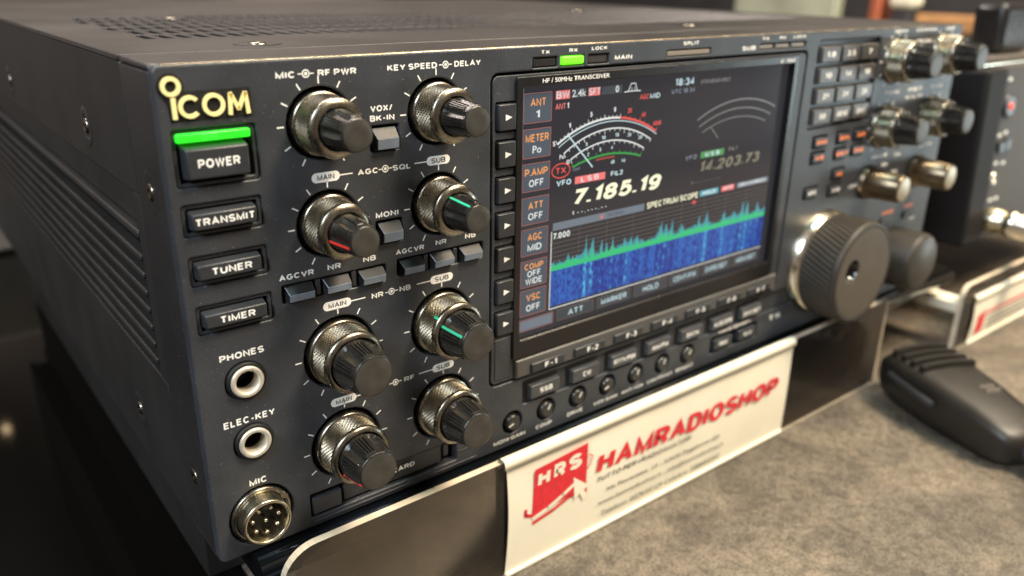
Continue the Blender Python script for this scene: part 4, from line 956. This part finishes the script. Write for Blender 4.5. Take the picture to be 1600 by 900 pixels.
q = MB(); q.lathe([(2.2, .8), (2.0, -.4), (.01, -.5)], (526, 0, 96), 20, cap1=False); r2(q, "red_light", mat("red_lamp", (.6, .05, .03), .3, emit=(1, .10, .04), estr=.8), k2)
q = MB(); q.lathe([(4.2, 3.3), (4.2, 1.4), (2.6, 1.2), (2.4, 3)], (523.5, 0, 49), 28, cap1=False); r2(q, "socket_ring", m_chrome)
for x, z in ((522, 75), (531, 76)): q = MB(); q.box(x, x+7, .8, 3.3, z-9, z-2, .4); r2(q, "small_key", m_btn)
q = MB()
for x, z in ((521, 76.5), (530, 77.5), (523, 112), (523, 58), (534, 57), (524, 33), (533, 33)): q.box(x, x+5, 3.1, 3.3, z, z+1.8)
r2(q, "legend", m_white, f2)
for o in list(R2.children): pass
R2.rotation_euler = (-math.radians(3), 0, 0)
# metal plug fitted in its front
pg = empty("cable_plug", (528, 0, 20), "silver and brass cable plug in the front of the radio at the right edge", "plug")
q = MB(); q.lathe([(8.5, 3.5), (8.5, -3), (7.6, -4), (7.6, -9)], (528, 0, 20), 40, cap1=False); q.obj("collar", m_brass, pg, (528, 0, 20))
q = MB(); q.lathe([(7.8, -8.5), (9.2, -9.5), (9.2, -13), (8.2, -14), (8.2, -34), (6.6, -36), (5.0, -50)], (528, 0, 20), 40); q.obj("sleeve", m_chrome, pg, (528, 0, 20))
# things standing behind, all far out of focus
q = MB(); q.box(-26, 26, -12, 12, 0, 36, 5, 3); sb = link("speaker_box", q.mesh("speaker_box"), m_bezel, None, (640, 66, 119.6)); sb.rotation_euler = (-math.radians(3), 0, 0); tag(sb, "dark loudspeaker box standing on the radio at the right edge", "speaker box")
def standing(name, x0, x1, y0, y1, z0, z1, m, label, cat):
    q = MB(); q.box(x0, x1, y0, y1, z0, z1, 4, 2); return tag(q.obj(name, m), label, cat)
m_cream = mat("cream_board", (.34, .36, .28), .6, var=.35, vscale=9); m_wood = mat("warm_wood", (.42, .22, .09), .5, var=.4, vscale=14); m_rust = mat("rust_card", (.40, .10, .04), .6, var=.3, vscale=20); m_dark = mat("dark_cloth", (.03, .028, .03), .7, var=.3, vscale=12)
standing("display_board", 1600, 1630, 790, 1050, -852, 190, m_cream, "blurred pale green board far behind the large radio", "board")
standing("rust_post", 1200, 1240, 474, 491, -852, 170, m_rust, "blurred rust orange post behind the radios", "post")
dp = empty("display_post", (1220, 444, -852), "blurred dark post with a cream head right of the rust orange one", "post")
q = MB(); q.box(1205, 1235, 430, 458, -852, 129, 3); q.obj("shaft", m_dark, dp, (1220, 444, -852))
q = MB(); q.box(1200, 1240, 424, 464, 129.5, 190, 10, 4); q.obj("head", m_paper, dp, (1220, 444, -852))
standing("wooden_shelf", 1600, 1660, 470, 640, 76, 108, m_wood, "blurred warm brown wooden shelf behind the smaller radio", "shelf")
standing("dark_cabinet", 2000, 2600, 500, 2400, -852, 300, m_dark, "dark blurred cabinet in the far background", "cabinet")
standing("storage_box", -40, 260, 550, 760, -52, 24, mat("tan_box", (.24, .20, .16), .6, var=.3, vscale=20), "tan storage box behind the large radio at the left edge", "box")
